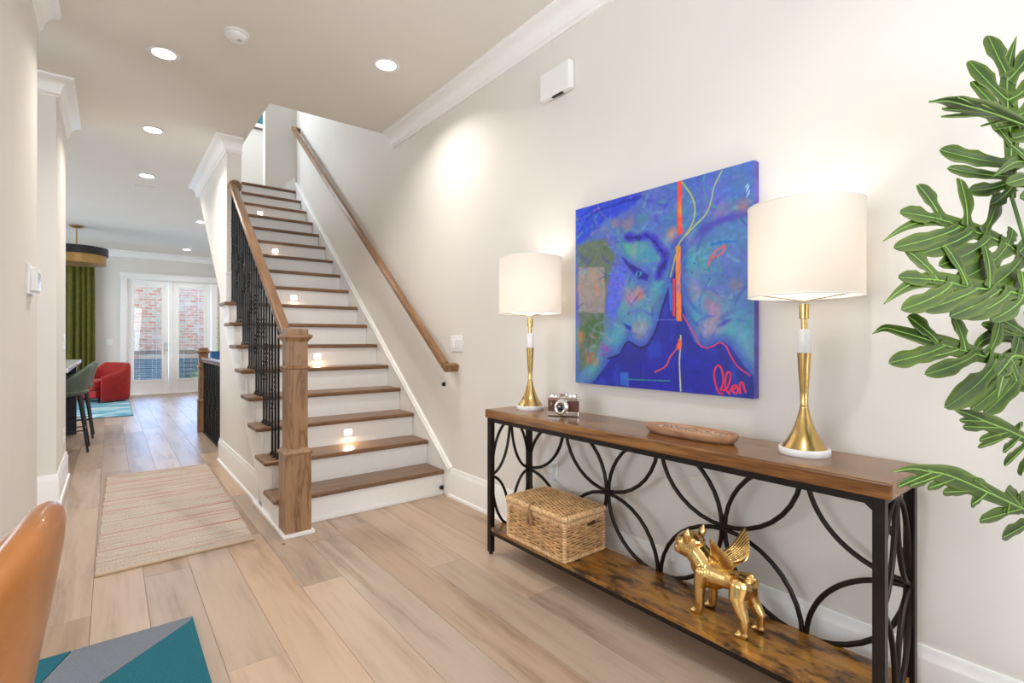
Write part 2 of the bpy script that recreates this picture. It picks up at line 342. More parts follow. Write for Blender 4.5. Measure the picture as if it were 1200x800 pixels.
# skirt board on the right wall, with cap
def slope_z(y): return (y - Y1) / going * rise + rise
sk = MB(); ys, ye = 3.22, 7.15
zt = lambda y: .245 + (y - 3.24) * .772
sk.prism([(3.20, 0), (7.15, 0), (7.15, zt(7.15)), (3.195, zt(3.195))], WX-.02, WX, 'x')
struct(sk.build('baseboard_stairs', M_trim))
cp = MB(); T = Vector((0, going, rise)).normalized(); nz = Vector((0, -T.z, T.y))
pts = [(3.195, zt(3.195)), (7.15, zt(7.15))]
cp.add([(WX-.02-a, y + nz.y*o, z + nz.z*o) for (y, z) in pts for (a, o) in ((-.02, -.03), (.008, -.03), (.010, -.012), (.004, -.004), (0, .008), (-.02, .012))],
    [(0,1,7,6),(1,2,8,7),(2,3,9,8),(3,4,10,9),(4,5,11,10),(5,0,6,11),(5,4,3,2,1,0),(6,7,8,9,10,11)])
struct(cp.build('trim_stairs', M_trim))
# step lights on risers 3, 6, 9, 12, 15
for i in (3, 6, 9, 12, 15):
    zc = (i-.5)*rise-.01; yr = ty(i)-.018; xc = 1.405
    o = thing('step_light', (xc, yr, zc), ['', 'step light on the third riser from the floor', 'step light on the sixth riser, beside the newel cap', 'step light on the ninth riser, midway up the stairs', 'step light on the twelfth riser, high on the stairs', 'topmost small step light on the staircase'][i//3], 'light', 'step lights in the stair risers')
    MB().box(xc-.045, yr-.004, zc-.032, xc+.045, yr, zc+.032).build('frame', M_white, o, bevel=.0015)
    MB().box(xc-.026, yr-.0065, zc-.018, xc+.026, yr-.0035, zc+.018).build('lens', M_step, o)
    area('step_glow', (xc, yr-.02, zc), (R(-60), 0, 0), .05, .55, (1, .85, .62))

# crown and base moulding
def crown_prof(z=CZ, h=.125, d=.10):
    P = [(0, z), (0, z-h), (.012, z-h), (.016, z-h+.016), (.024, z-h+.020)]
    for k in range(7):
        a = k / 6; P.append((.026 + (d-.040) * (1 - math.cos(a*math.pi/2)) + .0, z-h+.022 + (h-.046) * math.sin(a*math.pi/2)))
    P += [(d-.008, z-.022), (d-.004, z-.014), (d, z-.012), (d, z)]
    return P
def base_prof(h=.21, t=.016):
    return [(0, 0), (0, h), (.006, h), (.009, h-.010), (.009, h-.022), (.015, h-.034), (t, h-.04), (t, .022), (t+.010, .018), (t+.013, .008), (t+.013, 0)]
CP = crown_prof(); BP = base_prof()
def mould(name, path, prof, side): b = MB(); sweep_plan(b, path, prof, side); return struct(b.build(name, M_trim, smooth=50))
mould('trim_crown_right', [(WX, -1.8), (WX, YO-.04)], CP, 1)
mould('trim_crown_stairs', [(.94, 5.19), (.82, 5.19), (.82, 7.1)], CP, 1)
mould('trim_crown_column', [(-.52, 4.76), (-.30, 4.76), (-.30, 5.70)], CP, -1)
mould('trim_crown_left', [(-.32, 2.84), (-.32, 3.82)], CP, -1)
mould('trim_crown_back', [(WX, 13.1), (-4.1, 13.1)], CP, 1)
mould('baseboard_right', [(WX, -1.8), (WX, 3.215)], BP, 1)
mould('baseboard_column', [(-.52, 4.76), (-.30, 4.76), (-.30, 5.70)], BP, -1)
mould('baseboard_left', [(-.32, 2.84), (-.32, 3.82), (-.44, 3.82)], BP, -1)
mould('baseboard_back', [(.13, 13.1), (-4.1, 13.1)], BP, 1)
mould('baseboard_stair_wall', [(.82, 3.86), (.82, 5.55)], BP, 1)
b = MB().box(.775, 3.268, 0, .80, 3.93, .024); struct(b.build('trim_stair_shoe', M_trim, bevel=.003))
b = MB().box(.94, Y1-.035, 0, WX-.03, Y1-.018, .02); struct(b.build('trim_riser_shoe', M_trim, bevel=.003))
# skirt on the end of the wall above tread 8
struct(MB().box(.812, 5.17, 8*rise, .945, 5.189, 8*rise+.26).box(.806, 5.166, 8*rise+.26, .95, 5.189, 8*rise+.275).build('trim_wall_end', M_trim, bevel=.002))

# far double door
b = MB().box(.142, 13.065, 0, .25, 13.1, 2.41).box(1.77, 13.065, 0, 1.88, 13.1, 2.41).box(.142, 13.065, 2.41, 1.88, 13.1, 2.52).box(.13, 13.055, 2.52, 1.892, 13.1, 2.545); struct(b.build('trim_door_casing', M_trim, bevel=.004))
b = MB().box(.235, 13.1, 0, .255, 13.25, 2.42).box(1.765, 13.1, 0, 1.785, 13.25, 2.42).box(.235, 13.1, 2.40, 1.785, 13.25, 2.42).box(.975, 13.10, 0, 1.035, 13.22, 2.40).box(.235, 13.08, 0, 1.785, 13.25, .02); struct(b.build('trim_door_jamb', M_trim, bevel=.003))
def door(name, x0, x1, g0, g1, knobx, blind):
    d = bpy.data.objects.new(name, None); COL.objects.link(d); d.location = ((x0+x1)/2, 13.14, 0); WL[d.name] = Vector(d.location); struct(d)
    y0, y1 = 13.12, 13.165; zb, zt_ = .31, 2.27
    MB().box(x0, y0, .02, g0-.02, y1, 2.40).box(g1+.02, y0, .02, x1, y1, 2.40).box(g0-.02, y0, .02, g1+.02, y1, zb-.02).box(g0-.02, y0, zt_+.02, g1+.02, y1, 2.40).build('door_frame', M_trim, d, bevel=.003)
    MB().box(g0-.04, y0-.012, zb-.04, g0, y0+.004, zt_+.04).box(g1, y0-.012, zb-.04, g1+.04, y0+.004, zt_+.04).box(g0, y0-.012, zb-.04, g1, y0+.004, zb).box(g0, y0-.012, zt_, g1, y0+.004, zt_+.04).build('glazing_bead', M_trim, d, bevel=.003)
    MB().box(g0-.015, y0+.006, zb-.015, g1+.015, y0+.010, zt_+.015).build('pane', M_glass, d)
    s = MB(); n = 50
    for k in range(n):
        z = zb + .02 + (zt_-zb-.04) * k / (n-1); a = R(blind)
        s.obox(((g0+g1)/2, y0+.028, z), ((g1-g0)/2-.004, 0, 0), (0, .008*math.cos(a), .008*math.sin(a)), (0, -.0006*math.sin(a), .0006*math.cos(a)))
    tag(s.build('blind_slats', M_white, d), kind='stuff')
    for fx in (.2, .8):
        xx = g0 + (g1-g0)*fx; MB().tube([(xx, y0+.015, zb), (xx, y0+.015, zt_)], .003, 5).build('blind_ladder_cord', M_white, d)
    if knobx:
        for z in (.93, 1.06):
            MB().lathe([(.0, -.062), (.022, -.06), (.028, -.045), (.022, -.03), (.010, -.026), (.010, -.008), (.032, -.006), (.032, 0)], (knobx, y0, z), 16, axis=(0, 1, 0)).build('door_knob' if z < 1 else 'deadbolt', M_nickel, d, smooth=40)
    return d
M_nickel = plain('satin_nickel', (.7, .7, .7), .25, metal=1)
door('door_1', .262, .97, .375, .85, .915, 3)
door('door_2', 1.04, 1.758, 1.16, 1.62, None, -2)

# ================================================================= OUTSIDE
struct(MB().box(-3, 13.25, -.25, 5, 15.0, -.08).build('floor_deck', wood('deck_boards', [(.2,.13,.08),(.3,.2,.13)], (1,8,8))))
struct(MB().box(-12, 15.0, -3.0, 16, 24, -2.8).build('ground', plain('yard_grass', (.10, .16, .05), .9, var=.3)))
dr = thing('deck_railing', (1.2, 14.85, -.08), 'brown wooden deck railing with dark rails seen through the glass doors', 'railing')
M_cedar = wood('cedar_rail', [(.17,.09,.035),(.24,.13,.05)], (1.5,8,8))
MB().box(-2.5, 14.78, .80, 4.5, 14.92, .90).build('top_rail', M_cedar, dr, bevel=.004)
for x in (-1.6, .1, 1.9, 3.6): MB().box(x-.045, 14.8, -.08, x+.045, 14.89, .80).build('post', M_cedar, dr)
for k in range(7): z = .04 + .105*k; MB().box(-2.5, 14.835, z, 4.5, 14.85, z+.022).build('rail', M_blackwood, dr)
# neighbouring fence / shed wall in blue grey below the railing, and shrubs
fn = thing('yard_fence', (1.5, 17.0, -2.8), 'blue-grey board fence beyond the deck railing', 'fence')
M_fence = plain('blue_grey_fence_paint', (.07, .10, .115), .8, var=.3)
for k in range(30): MB().box(-3+.3*k, 17.0, -2.8, -3+.3*k+.285, 17.03, .62+.0*k).build('board', M_fence, fn)
hs = thing('brick_house', (1.5, 18.5, -2.8), 'neighbouring mixed red brick house with a dark shuttered window', 'house')
MB().box(-10, 18.5, -2.8, 14, 18.8, 8).build('wall', M_brick, hs)
wf = MB().box(2.62, 18.44, .95, 3.7, 18.5, 2.15).build('window', plain('dark_window_frame', (.03, .05, .055), .4), hs)
MB().box(2.85, 18.42, 1.05, 3.6, 18.45, 2.05).build('pane', plain('dark_window_pane', (.06, .09, .1), .1), wf)
M_shrub = plain('shrub_leaf', (.16, .26, .05), .6, var=.3)
r2 = random.Random(4)
s = MB()
for k in range(420):
    u = Vector((r2.gauss(0, 1), r2.gauss(0, 1), r2.gauss(0, 1))).normalized(); rad = .55 * r2.random() ** .4
    c = Vector((2.15, 16.0, -.05)) + Vector((u.x*rad, u.y*rad, u.z*rad*1.1)); t = Vector((r2.gauss(0,1), r2.gauss(0,1), r2.gauss(0,1))).normalized(); q = t.orthogonal().normalized()
    s.add([c - t*.06, c + q*.025, c + t*.07, c - q*.025], [(0,1,2,3)])
sh = thing('shrub', (2.15, 16.0, -2.8), 'light green shrub beyond the right glass door', 'shrub')
tag(s.build('foliage', M_shrub, sh, weld=False), kind='stuff'); MB().tube([(2.15,16,-2.8),(2.12,16,-1.4),(2.15,16,-.1)], [.04,.03,.015], 7).build('stem', M_cedar, sh)

# ================================================================= STAIR RAILING
NX, NY = .865, 3.19
rl = thing('stair_railing', (NX, NY, 0), 'oak newel post and handrail with black twisted iron balusters along the open stairs', 'railing')
def newel(parent, x, y, z0, hb, hc, wb, ws, ztop, m, with_shoe=True):
    nb = MB()
    nb.box(x-wb/2, y-wb/2, z0, x+wb/2, y+wb/2, z0+hb)
    nw = nb.build('newel_base', m, parent, origin=(x, y, z0), bevel=.003)
    MB().box(x-ws/2, y-ws/2, z0+hb, x+ws/2, y+ws/2, ztop).build('newel_shaft', m, parent, origin=(x+.3, y+.21, z0), bevel=.002)
    def sq(prof, z):
        c = MB()
        V = []; F = []
        for h, d in prof: V += [(x-h, y-h, z+d), (x+h, y-h, z+d), (x+h, y+h, z+d), (x-h, y+h, z+d)]
        for i in range(len(prof)-1):
            for k in range(4): F.append((i*4+k, i*4+(k+1)%4, i*4+4+(k+1)%4, i*4+4+k))
        F += [(3,2,1,0), tuple(len(V)-4+k for k in range(4))]
        c.add(V, F).build('newel_molding', m, parent, origin=(x+.1, y, z0+.6), smooth=30)
    w2 = wb/2; s2 = ws/2
    sq([(w2, -.004), (w2+.006, .002), (w2+.006, .012), (w2, .018), (w2-.004, .022), (s2+.003, .034), (s2, .036)], z0+hb)
    sq([(s2, 0), (s2+.010, .006), (s2+.012, .014), (s2+.004, .020), (s2, .022)], z0+hc)
    sq([(s2, -.03), (s2+.004, -.024), (s2+.012, -.012), (s2+.022, -.004), (s2+.022, .010), (s2+.010, .014), (s2+.002, .018), (s2+.001, .046), (s2-.012, .052)], ztop)
newel(rl, NX, NY, .02, .455, .955, .148, .116, 1.168, M_newel)
MB().box(NX-.09, NY-.09, 0, NX+.09, NY+.09, .020).build('shoe', M_trim, rl, bevel=.003)
# handrail: moulded profile extruded along the slope
def rail_extrude(b, p0, p1, prof):
    p0 = Vector(p0); p1 = Vector(p1); t = (p1-p0).normalized(); side = Vector((1, 0, 0)); up = side.cross(t); up = up if up.z > 0 else -up
    n = len(prof); V = [p + side*a + up*c for p in (p0, p1) for a, c in prof]
    b.add(V, [tuple(range(n)), tuple(range(2*n-1, n-1, -1))] + [(k, (k+1)%n, n+(k+1)%n, n+k) for k in range(n)])
rp = [(-.024, -.052), (.024, -.052), (.026, -.040), (.020, -.032), (.031, -.020), (.033, -.008), (.027, 0), (.012, .006), (-.012, .006), (-.027, 0), (-.033, -.008), (-.031, -.020), (-.020, -.032), (-.026, -.040)]
zr = lambda y: 1.655 + (y - 3.97) * .762
hb = MB(); rail_extrude(hb, (.865, NY+.058, zr(NY+.058)), (.865, 5.165, zr(5.165)), rp); hb.build('handrail', M_rail, rl, smooth=30)
MB().lathe([(0, -.022), (.05, -.022), (.056, -.016), (.058, 0)], (.885, 5.189, zr(5.165)-.02), 24, axis=(0, 1, 0)).build('rosette', M_rail, rl, smooth=40)
def bal_mesh(h, kind, name='baluster'):
    b = MB(); a = .0062; c = h/2
    pts = []; tw = []; rad = []
    if kind == 0: pts = [(0,0,.0), (0,0,h)]; tw = [R(45)]*2; rad = [a*1.41]*2
    else:
        seg = [(0, 0)]
        L_ = .16; cs = [c+.02] if kind == 1 else [c-.13, c+.17]
        for cc in cs:
            for k in range(15): seg.append((cc-L_/2 + L_*k/14, 2*math.pi*k/14*1.25))
        seg.append((h, seg[-1][1]))
        acc = 0; last = 0
        for z, t in seg: pts.append((0,0,z))
        off = 0; tws = []; prev = None
        base = 0
        for idx, (z, t) in enumerate(seg):
            if idx > 0 and t == 0 and idx > 1: base = tws[-1]
            tws.append(base + t)
        tws[-1] = tws[-2]; tw = [R(45)+t for t in tws]; rad = [a*1.41 if i in (0, len(seg)-1) else a*1.5 for i in range(len(seg))]
    b.tube(pts, rad, 4, tw=tw)
    sq = lambda h0, h1, w0, w1: b.add([(x*w0, y*w0, h0) for x, y in ((-1,-1),(1,-1),(1,1),(-1,1))] + [(x*w1, y*w1, h1) for x, y in ((-1,-1),(1,-1),(1,1),(-1,1))], [(0,1,2,3),(4,5,6,7),(0,1,5,4),(1,2,6,5),(2,3,7,6),(3,0,4,7)])
    sq(0, .012, .014, .014); sq(.012, .026, .014, .008)
    return b.mesh(name, M_iron, weld=False)
bm_cache = {}
for i in range(2, 9):
    for k in range(3):
        y = ty(i) - .046 + .040 + .0803*k
        h = round(zr(y) - .058 - i*rise, 3); kd = (0, 1, 2)[k]
        key = (h, kd)
        if key not in bm_cache: bm_cache[key] = bal_mesh(h, kd)
        o = bpy.data.objects.new('baluster', bm_cache[key]); COL.objects.link(o); o.parent = rl; o.location = Vector((.858, y, i*rise)) - wloc(rl)
# wall handrail
wr = thing('wall_handrail', (1.89, 3.15, 1.0), 'long brown oak handrail fixed to the wall above the stairs', 'handrail')
HX = 1.885; zw = lambda y: .985 + (y - 3.14) * .766
b = MB(); rail_extrude(b, (HX, 3.14, zw(3.14)), (HX, 7.02, zw(7.02)), [(-.020,-.05),(.020,-.05),(.024,-.038),(.019,-.026),(.026,-.012),(.020,0),(.008,.005),(-.008,.005),(-.020,0),(-.026,-.012),(-.019,-.026),(-.024,-.038)]); b.build('rail', M_rail, wr, smooth=30)
b = MB().obox((HX+.035, 3.125, zw(3.125)-.022), (.062, 0, 0), (0, .021, .008), (0, -.010, .026)); b.build('return_end', M_rail, wr, bevel=.006, seg=3)
b = MB().obox((HX+.04, 7.03, zw(7.02)-.03), (.04, 0, 0), (0, .024, .018), (0, -.015, .026)); b.build('return_end', M_rail, wr, bevel=.006)
for y in (4.4, 5.7, 6.8):
    MB().lathe([(0,-.006),(.028,-.006),(.028,0)], (WX-.001, y, zw(y)-.11), 16, axis=(1,0,0)).tube([(WX-.005, y, zw(y)-.11), (HX+.01, y, zw(y)-.10), (HX, y, zw(y)-.05)], .007, 8).build('bracket', M_iron, wr, smooth=40)

# basement stair guard in the hall
gd = thing('stairwell_guard', (.905, 7.4, 0), 'low oak newel and guard rail with black balusters beside the hallway', 'railing')
newel(gd, .91, 7.42, .0, .38, .80, .118, .10, 1.0, M_newel)
b = MB(); rail_extrude(b, (.905, 5.60, .93), (.905, 7.37, .93), [(a*1.1, c) for a, c in rp]); b.build('handrail', M_rail, gd, smooth=30)
g1, g2 = bal_mesh(.88, 1), bal_mesh(.88, 2); g0 = bal_mesh(.88, 0)
for k in range(17):
    o = bpy.data.objects.new('baluster', (g0, g1, g2)[k % 3]); COL.objects.link(o); o.parent = gd; o.location = Vector((.905, 5.66 + k*.102, 0)) - wloc(gd)

# ================================================================= CONSOLE TABLE
y0, y1, xa, xb = .418, 2.237, 1.583, 1.91; H0 = .777
ct = thing('console_table', (1.75, 1.3, 0), 'long narrow console table with rustic brown wood top and black circle-pattern metal frame', 'table')
MB().box(xa, y0, H0-.045, xb, y1, H0).build('tabletop', M_ctop, ct, origin=(1.75, 1.3, H0), bevel=.006, seg=3)
MB().box(xa+.012, y0+.03, .128, xb-.035, y1-.015, .146).build('shelf', M_shelf, ct, origin=(1.75, 1.3, .14), bevel=.002)
LG = .0145; fx, bx = xa+.022, xb-.036; ly0, ly1 = y0+.032, y1-.026
for yy in (ly0, ly1):
    for xx in (fx, bx):
        lg = MB().box(xx-LG, yy-LG, .012, xx+LG, yy+LG, H0-.045).build('leg', M_bronze, ct, bevel=.002)
        MB().lathe([(0, 0), (.011, 0), (.012, .004), (.008, .013)], (xx, yy, 0), 12).build('foot', M_bronze, lg)
b = MB()
for xx in (fx, bx): b.box(xx-.009, ly0, H0-.068, xx+.009, ly1, H0-.045); b.box(xx-.009, ly0, .108, xx+.009, ly1, .128)
for yy in (ly0, ly1): b.box(fx, yy-.009, H0-.068, bx, yy+.009, H0-.045); b.box(fx, yy-.009, .108, bx, yy+.009, .128)
b.build('frame_rail', M_bronze, ct, bevel=.002)
zm = .43; zT, zB = H0-.066, .128; sp = (ly1-ly0)/6; hh = (zT-zB)/2
zm = (zT+zB)/2
def arc_pts(c0, z0, ra, rb, a0, a1, n=18): return [(c0 + ra*math.cos(R(a0+(a1-a0)*k/n)), z0 + rb*math.sin(R(a0+(a1-a0)*k/n))) for k in range(n+1)]
def arcs(lo, s, ncell, emit):
    # nodes M at even steps (mid height), T at odd steps (top and bottom)
    for i in range(ncell+1):
        c = lo + s*i; L0 = 0 if i == 0 else 180; L1 = 180 if i == ncell else 0
        if i % 2 == 0:
            for z, sg in ((zT, -1), (zB, 1)):
                a0, a1 = (0, 90) if i == 0 else ((90, 180) if i == ncell else (0, 180))
                emit([(p, z + (q - z)*sg) for p, q in arc_pts(c, z, s-.006, hh-.006, a0, a1)])
        else:
            emit([(p, zm + (q - zm)) for p, q in arc_pts(c, zm, s-.006, hh-.004, 0, 360, 40)])
pcs = []
arcs(ly0, sp, 6, lambda P: pcs.append(P))
for P in pcs:
    MB().tube([(bx-.004, a, c) for a, c in P], .0088, 8).build('curved_bar', M_bronze, ct, smooth=50)
for yy in (ly0, ly1):
    pcs = []; arcs(fx, (bx-fx)/2, 2, lambda P: pcs.append(P))
    for P in pcs: MB().tube([(a, yy, c) for a, c in P], .0078, 8).build('curved_bar', M_bronze, ct, smooth=50)

# ================================================================= TABLE LAMPS
def lamp(x, y, label):
    t = thing('table_lamp', (x, y, H0), label, 'lamp', 'pair of brass table lamps on the console')
    z = H0
    MB().lathe([(.074, 0), (.076, .003), (.076, .019), (.074, .022)], (x, y, z), 40).build('marble_base', M_marble, t, smooth=40)
    MB().lathe([(.067, .022), (.064, .027), (.050, .046), (.037, .070), (.0255, .100), (.0175, .130), (.013, .150), (.0115, .157), (.0125, .159), (.0115, .162), (.0125, .20), (.0165, .26), (.0195, .315), (.0205, .330), (0, .330)], (x, y, z), 36).build('brass_stem', M_brass, t, smooth=50)
    MB().lathe([(.0, .330), (.0195, .330), (.0205, .332), (.0205, .405), (.019, .408), (0, .408)], (x, y, z), 32).build('marble_collar', M_marble, t, smooth=40)
    MB().lathe([(.0, .408), (.009, .408), (.009, .44), (.014, .442), (.014, .49), (0, .49)], (x, y, z), 20).build('socket', M_brass, t, smooth=40)
    zb, zt2, r = .515, .812, .168
    n = 56
    MB().lathe([(r, zb), (r, zt2), (r-.002, zt2), (r-.002, zb), (r, zb)], (x, y, z), n).build('lamp_shade', M_shade, t, smooth=40)
    for zq in (zb, zt2): MB().tube([(x+r*math.cos(2*math.pi*k/n), y+r*math.sin(2*math.pi*k/n), z+zq) for k in range(n)], .0022, 6, closed=True).build('shade_rim', M_trim, t, smooth=60)
    sp_ = MB()
    for k in range(3): a = 2*math.pi*k/3+.4; sp_.tube([(x, y, z+.50), (x+r*.98*math.cos(a), y+r*.98*math.sin(a), z+zb+.004)], .0018, 5)
    sp_.build('shade_spider', M_brass, t)
    MB().ell((x, y, z+.545), (.028, .028, .040), 16, 10).build('light_bulb', M_bulb, t, smooth=80)
    l = bpy.data.lights.new('lamp_bulb_light', 'POINT'); l.energy = 2.1; l.color = (1, .95, .87); l.shadow_soft_size = .045
    o = bpy.data.objects.new('lamp_bulb_light', l); o.location = (x, y, z+.64); COL.objects.link(o)
M_bulb = emis('warm_bulb', (1, .88, .7), 6)
lamp(1.775, 2.085, 'brass and white marble table lamp beside the small camera, at the stair end')
lamp(1.785, .71, 'brass and white marble table lamp beside the plant, nearer the viewer')

# ================================================================= PAINTING
PT = {'neg': [(0.655, 0.31), (0.627, 0.444), (0.566, 0.594), (0.522, 0.719), (0.479, 0.779), (0.437, 0.791), (0.369, 0.767), (0.339, 0.792), (0.308, 0.831), (0.256, 0.853), (0.122, 1.004), (0.991, 1.003), (1.003, 0.991), (0.991, 0.906), (0.951, 0.86), (0.896, 0.779), (0.868, 0.765), (0.838, 0.768), (0.787, 0.791), (0.733, 0.766), (0.7, 0.691), (0.672, 0.585), (0.661, 0.448)], 'hair': [(0.002, -0.001), (0.234, -0.013), (0.456, 0.001), (0.389, 0.055), (0.256, 0.095), (0.168, 0.13), (0.002, 0.212)], 'olive': [(0.015, 0.214), (0.212, 0.195), (0.287, 0.306), (0.256, 0.405), (0.217, 0.61), (0.212, 0.715), (0.145, 0.857), (0.027, 0.934)], 'beige': [(0.022, 0.336), (0.208, 0.358), (0.217, 0.488), (0.212, 0.61), (0.022, 0.594)], 'violet': [(0.223, 0.446), (0.339, 0.347), (0.331, 0.565), (0.256, 0.69), (0.223, 0.576)], 'eye': [(0.329, 0.32), (0.409, 0.375), (0.49, 0.429), (0.479, 0.452), (0.428, 0.439), (0.369, 0.383)], 'brow': [(0.349, 0.217), (0.428, 0.23), (0.485, 0.233), (0.539, 0.285), (0.58, 0.354), (0.563, 0.403), (0.549, 0.436)], 'brow2': [(0.717, 0.304), (0.779, 0.249), (0.868, 0.222), (0.977, 0.223)], 'nos': [(0.335, 0.663), (0.383, 0.683), (0.389, 0.704), (0.36, 0.697)], 'nos2': [(0.84, 0.697), (0.872, 0.664), (0.9, 0.664), (0.872, 0.687)], 'red1': [(0.649, -0.004), (0.668, -0.002), (0.672, 0.252), (0.65, 0.252)], 'org': [(0.638, 0.308), (0.661, 0.311), (0.665, 0.662), (0.64, 0.66)], 'red2': [(0.621, 0.459), (0.633, 0.46), (0.633, 0.639), (0.621, 0.639)], 'blu': [(0.6, 0.487), (0.618, 0.473), (0.619, 0.612), (0.608, 0.619)], 'y1': [(0.67, 0.008), (0.717, 0.081), (0.736, 0.145), (0.725, 0.209), (0.693, 0.258), (0.655, 0.299), (0.627, 0.39), (0.611, 0.45)], 'y2': [(0.861, 0.008), (0.826, 0.071), (0.812, 0.133), (0.787, 0.185), (0.74, 0.222), (0.693, 0.261)], 'rl': [(0.676, 0.634), (0.702, 0.679), (0.737, 0.737), (0.76, 0.777), (0.79, 0.789), (0.822, 0.781), (0.851, 0.766), (0.879, 0.779), (0.9, 0.82), (0.93, 0.866), (0.982, 0.903)], 'navy': [(0.638, 0.433), (0.592, 0.533), (0.563, 0.609), (0.531, 0.703), (0.479, 0.782), (0.428, 0.79), (0.369, 0.763), (0.339, 0.788), (0.308, 0.831), (0.234, 0.854)], 'navy2': [(0.122, 1.001), (0.234, 0.91), (0.339, 0.838)], 'w1': [(0.664, 0.733), (0.664, 0.774), (0.658, 0.848), (0.66, 0.922), (0.664, 0.995)], 'sq': [(0.658, 0.756), (0.642, 0.796), (0.609, 0.835), (0.584, 0.881), (0.527, 0.912)], 'lb': [(0.315, 0.924), (0.369, 0.922), (0.372, 0.996), (0.317, 0.993)], 'gl': [(0.354, 0.959), (0.45, 0.956), (0.609, 0.95)], 'wl': [(0.536, 0.655), (0.584, 0.655), (0.638, 0.658)], 's1': [(0.865, 0.99), (0.844, 0.981), (0.828, 0.927), (0.83, 0.885), (0.848, 0.866), (0.863, 0.889), (0.868, 0.938), (0.856, 0.973)], 's2': [(0.856, 0.973), (0.879, 0.972), (0.896, 0.935), (0.901, 0.901), (0.887, 0.894), (0.879, 0.923), (0.878, 0.965), (0.893, 0.987)], 's3': [(0.893, 0.987), (0.91, 0.955), (0.926, 0.949), (0.932, 0.974), (0.918, 0.984), (0.91, 0.969), (0.93, 0.957), (0.942, 0.981)], 's4': [(0.942, 0.981), (0.94, 0.943), (0.952, 0.935), (0.958, 0.958), (0.965, 0.975)], 're': [(0.801, 0.416), (0.812, 0.384), (0.838, 0.355), (0.876, 0.341), (0.86, 0.372), (0.823, 0.386)], 'be': [(0.816, 0.327), (0.868, 0.321), (0.923, 0.329)], 'wt': [(0.973, 0.094), (0.978, 0.102), (0.975, 0.112), (0.981, 0.123), (0.977, 0.134), (0.982, 0.15)], 'h1': [(0.027, 0.078), (0.052, 0.046), (0.145, 0.011), (0.256, 0.0), (0.399, -0.001)], 'h2': [(0.027, 0.142), (0.122, 0.05), (0.277, 0.031), (0.437, 0.025)]}
SPOTS = [(0.36, 0.14, 0.031, 'o'), (0.287, 0.127, 0.021, 'o'), (0.618, 0.243, 0.027, 'o'), (0.442, 0.698, 0.033, 'o'), (0.127, 0.771, 0.041, 'o'), (0.92, 0.516, 0.02, 'o'), (0.145, 0.875, 0.023, 'o'), (0.853, 0.666, 0.04, 'p'), (0.794, 0.7, 0.032, 'p'), (0.38, 0.535, 0.043, 'p'), (0.437, 0.522, 0.028, 'o'), (0.212, 0.803, 0.035, 'm'), (0.19, 0.486, 0.031, 'p'), (0.823, 0.594, 0.045, 'p'), (0.733, 0.529, 0.03, 'p'), (0.419, 0.291, 0.053, 'g'), (0.549, 0.498, 0.043, 't'), (0.36, 0.449, 0.031, 'g'), (0.298, 0.733, 0.062, 't'), (0.923, 0.696, 0.054, 't'), (0.779, 0.285, 0.051, 'g'), (0.145, 0.946, 0.045, 'g'), (0.838, 0.181, 0.043, 'p'), (0.951, 0.191, 0.034, 'o2'), (0.494, 0.35, 0.045, 't'), (0.38, 0.268, 0.057, 'g'), (0.733, 0.632, 0.038, 't'), (0.717, 0.379, 0.046, 't'), (0.896, 0.402, 0.041, 'u'), (0.549, 0.09, 0.069, 'u'), (0.809, 0.089, 0.072, 'u'), (0.039, 0.457, 0.024, 'o'), (0.052, 0.713, 0.033, 'g')]
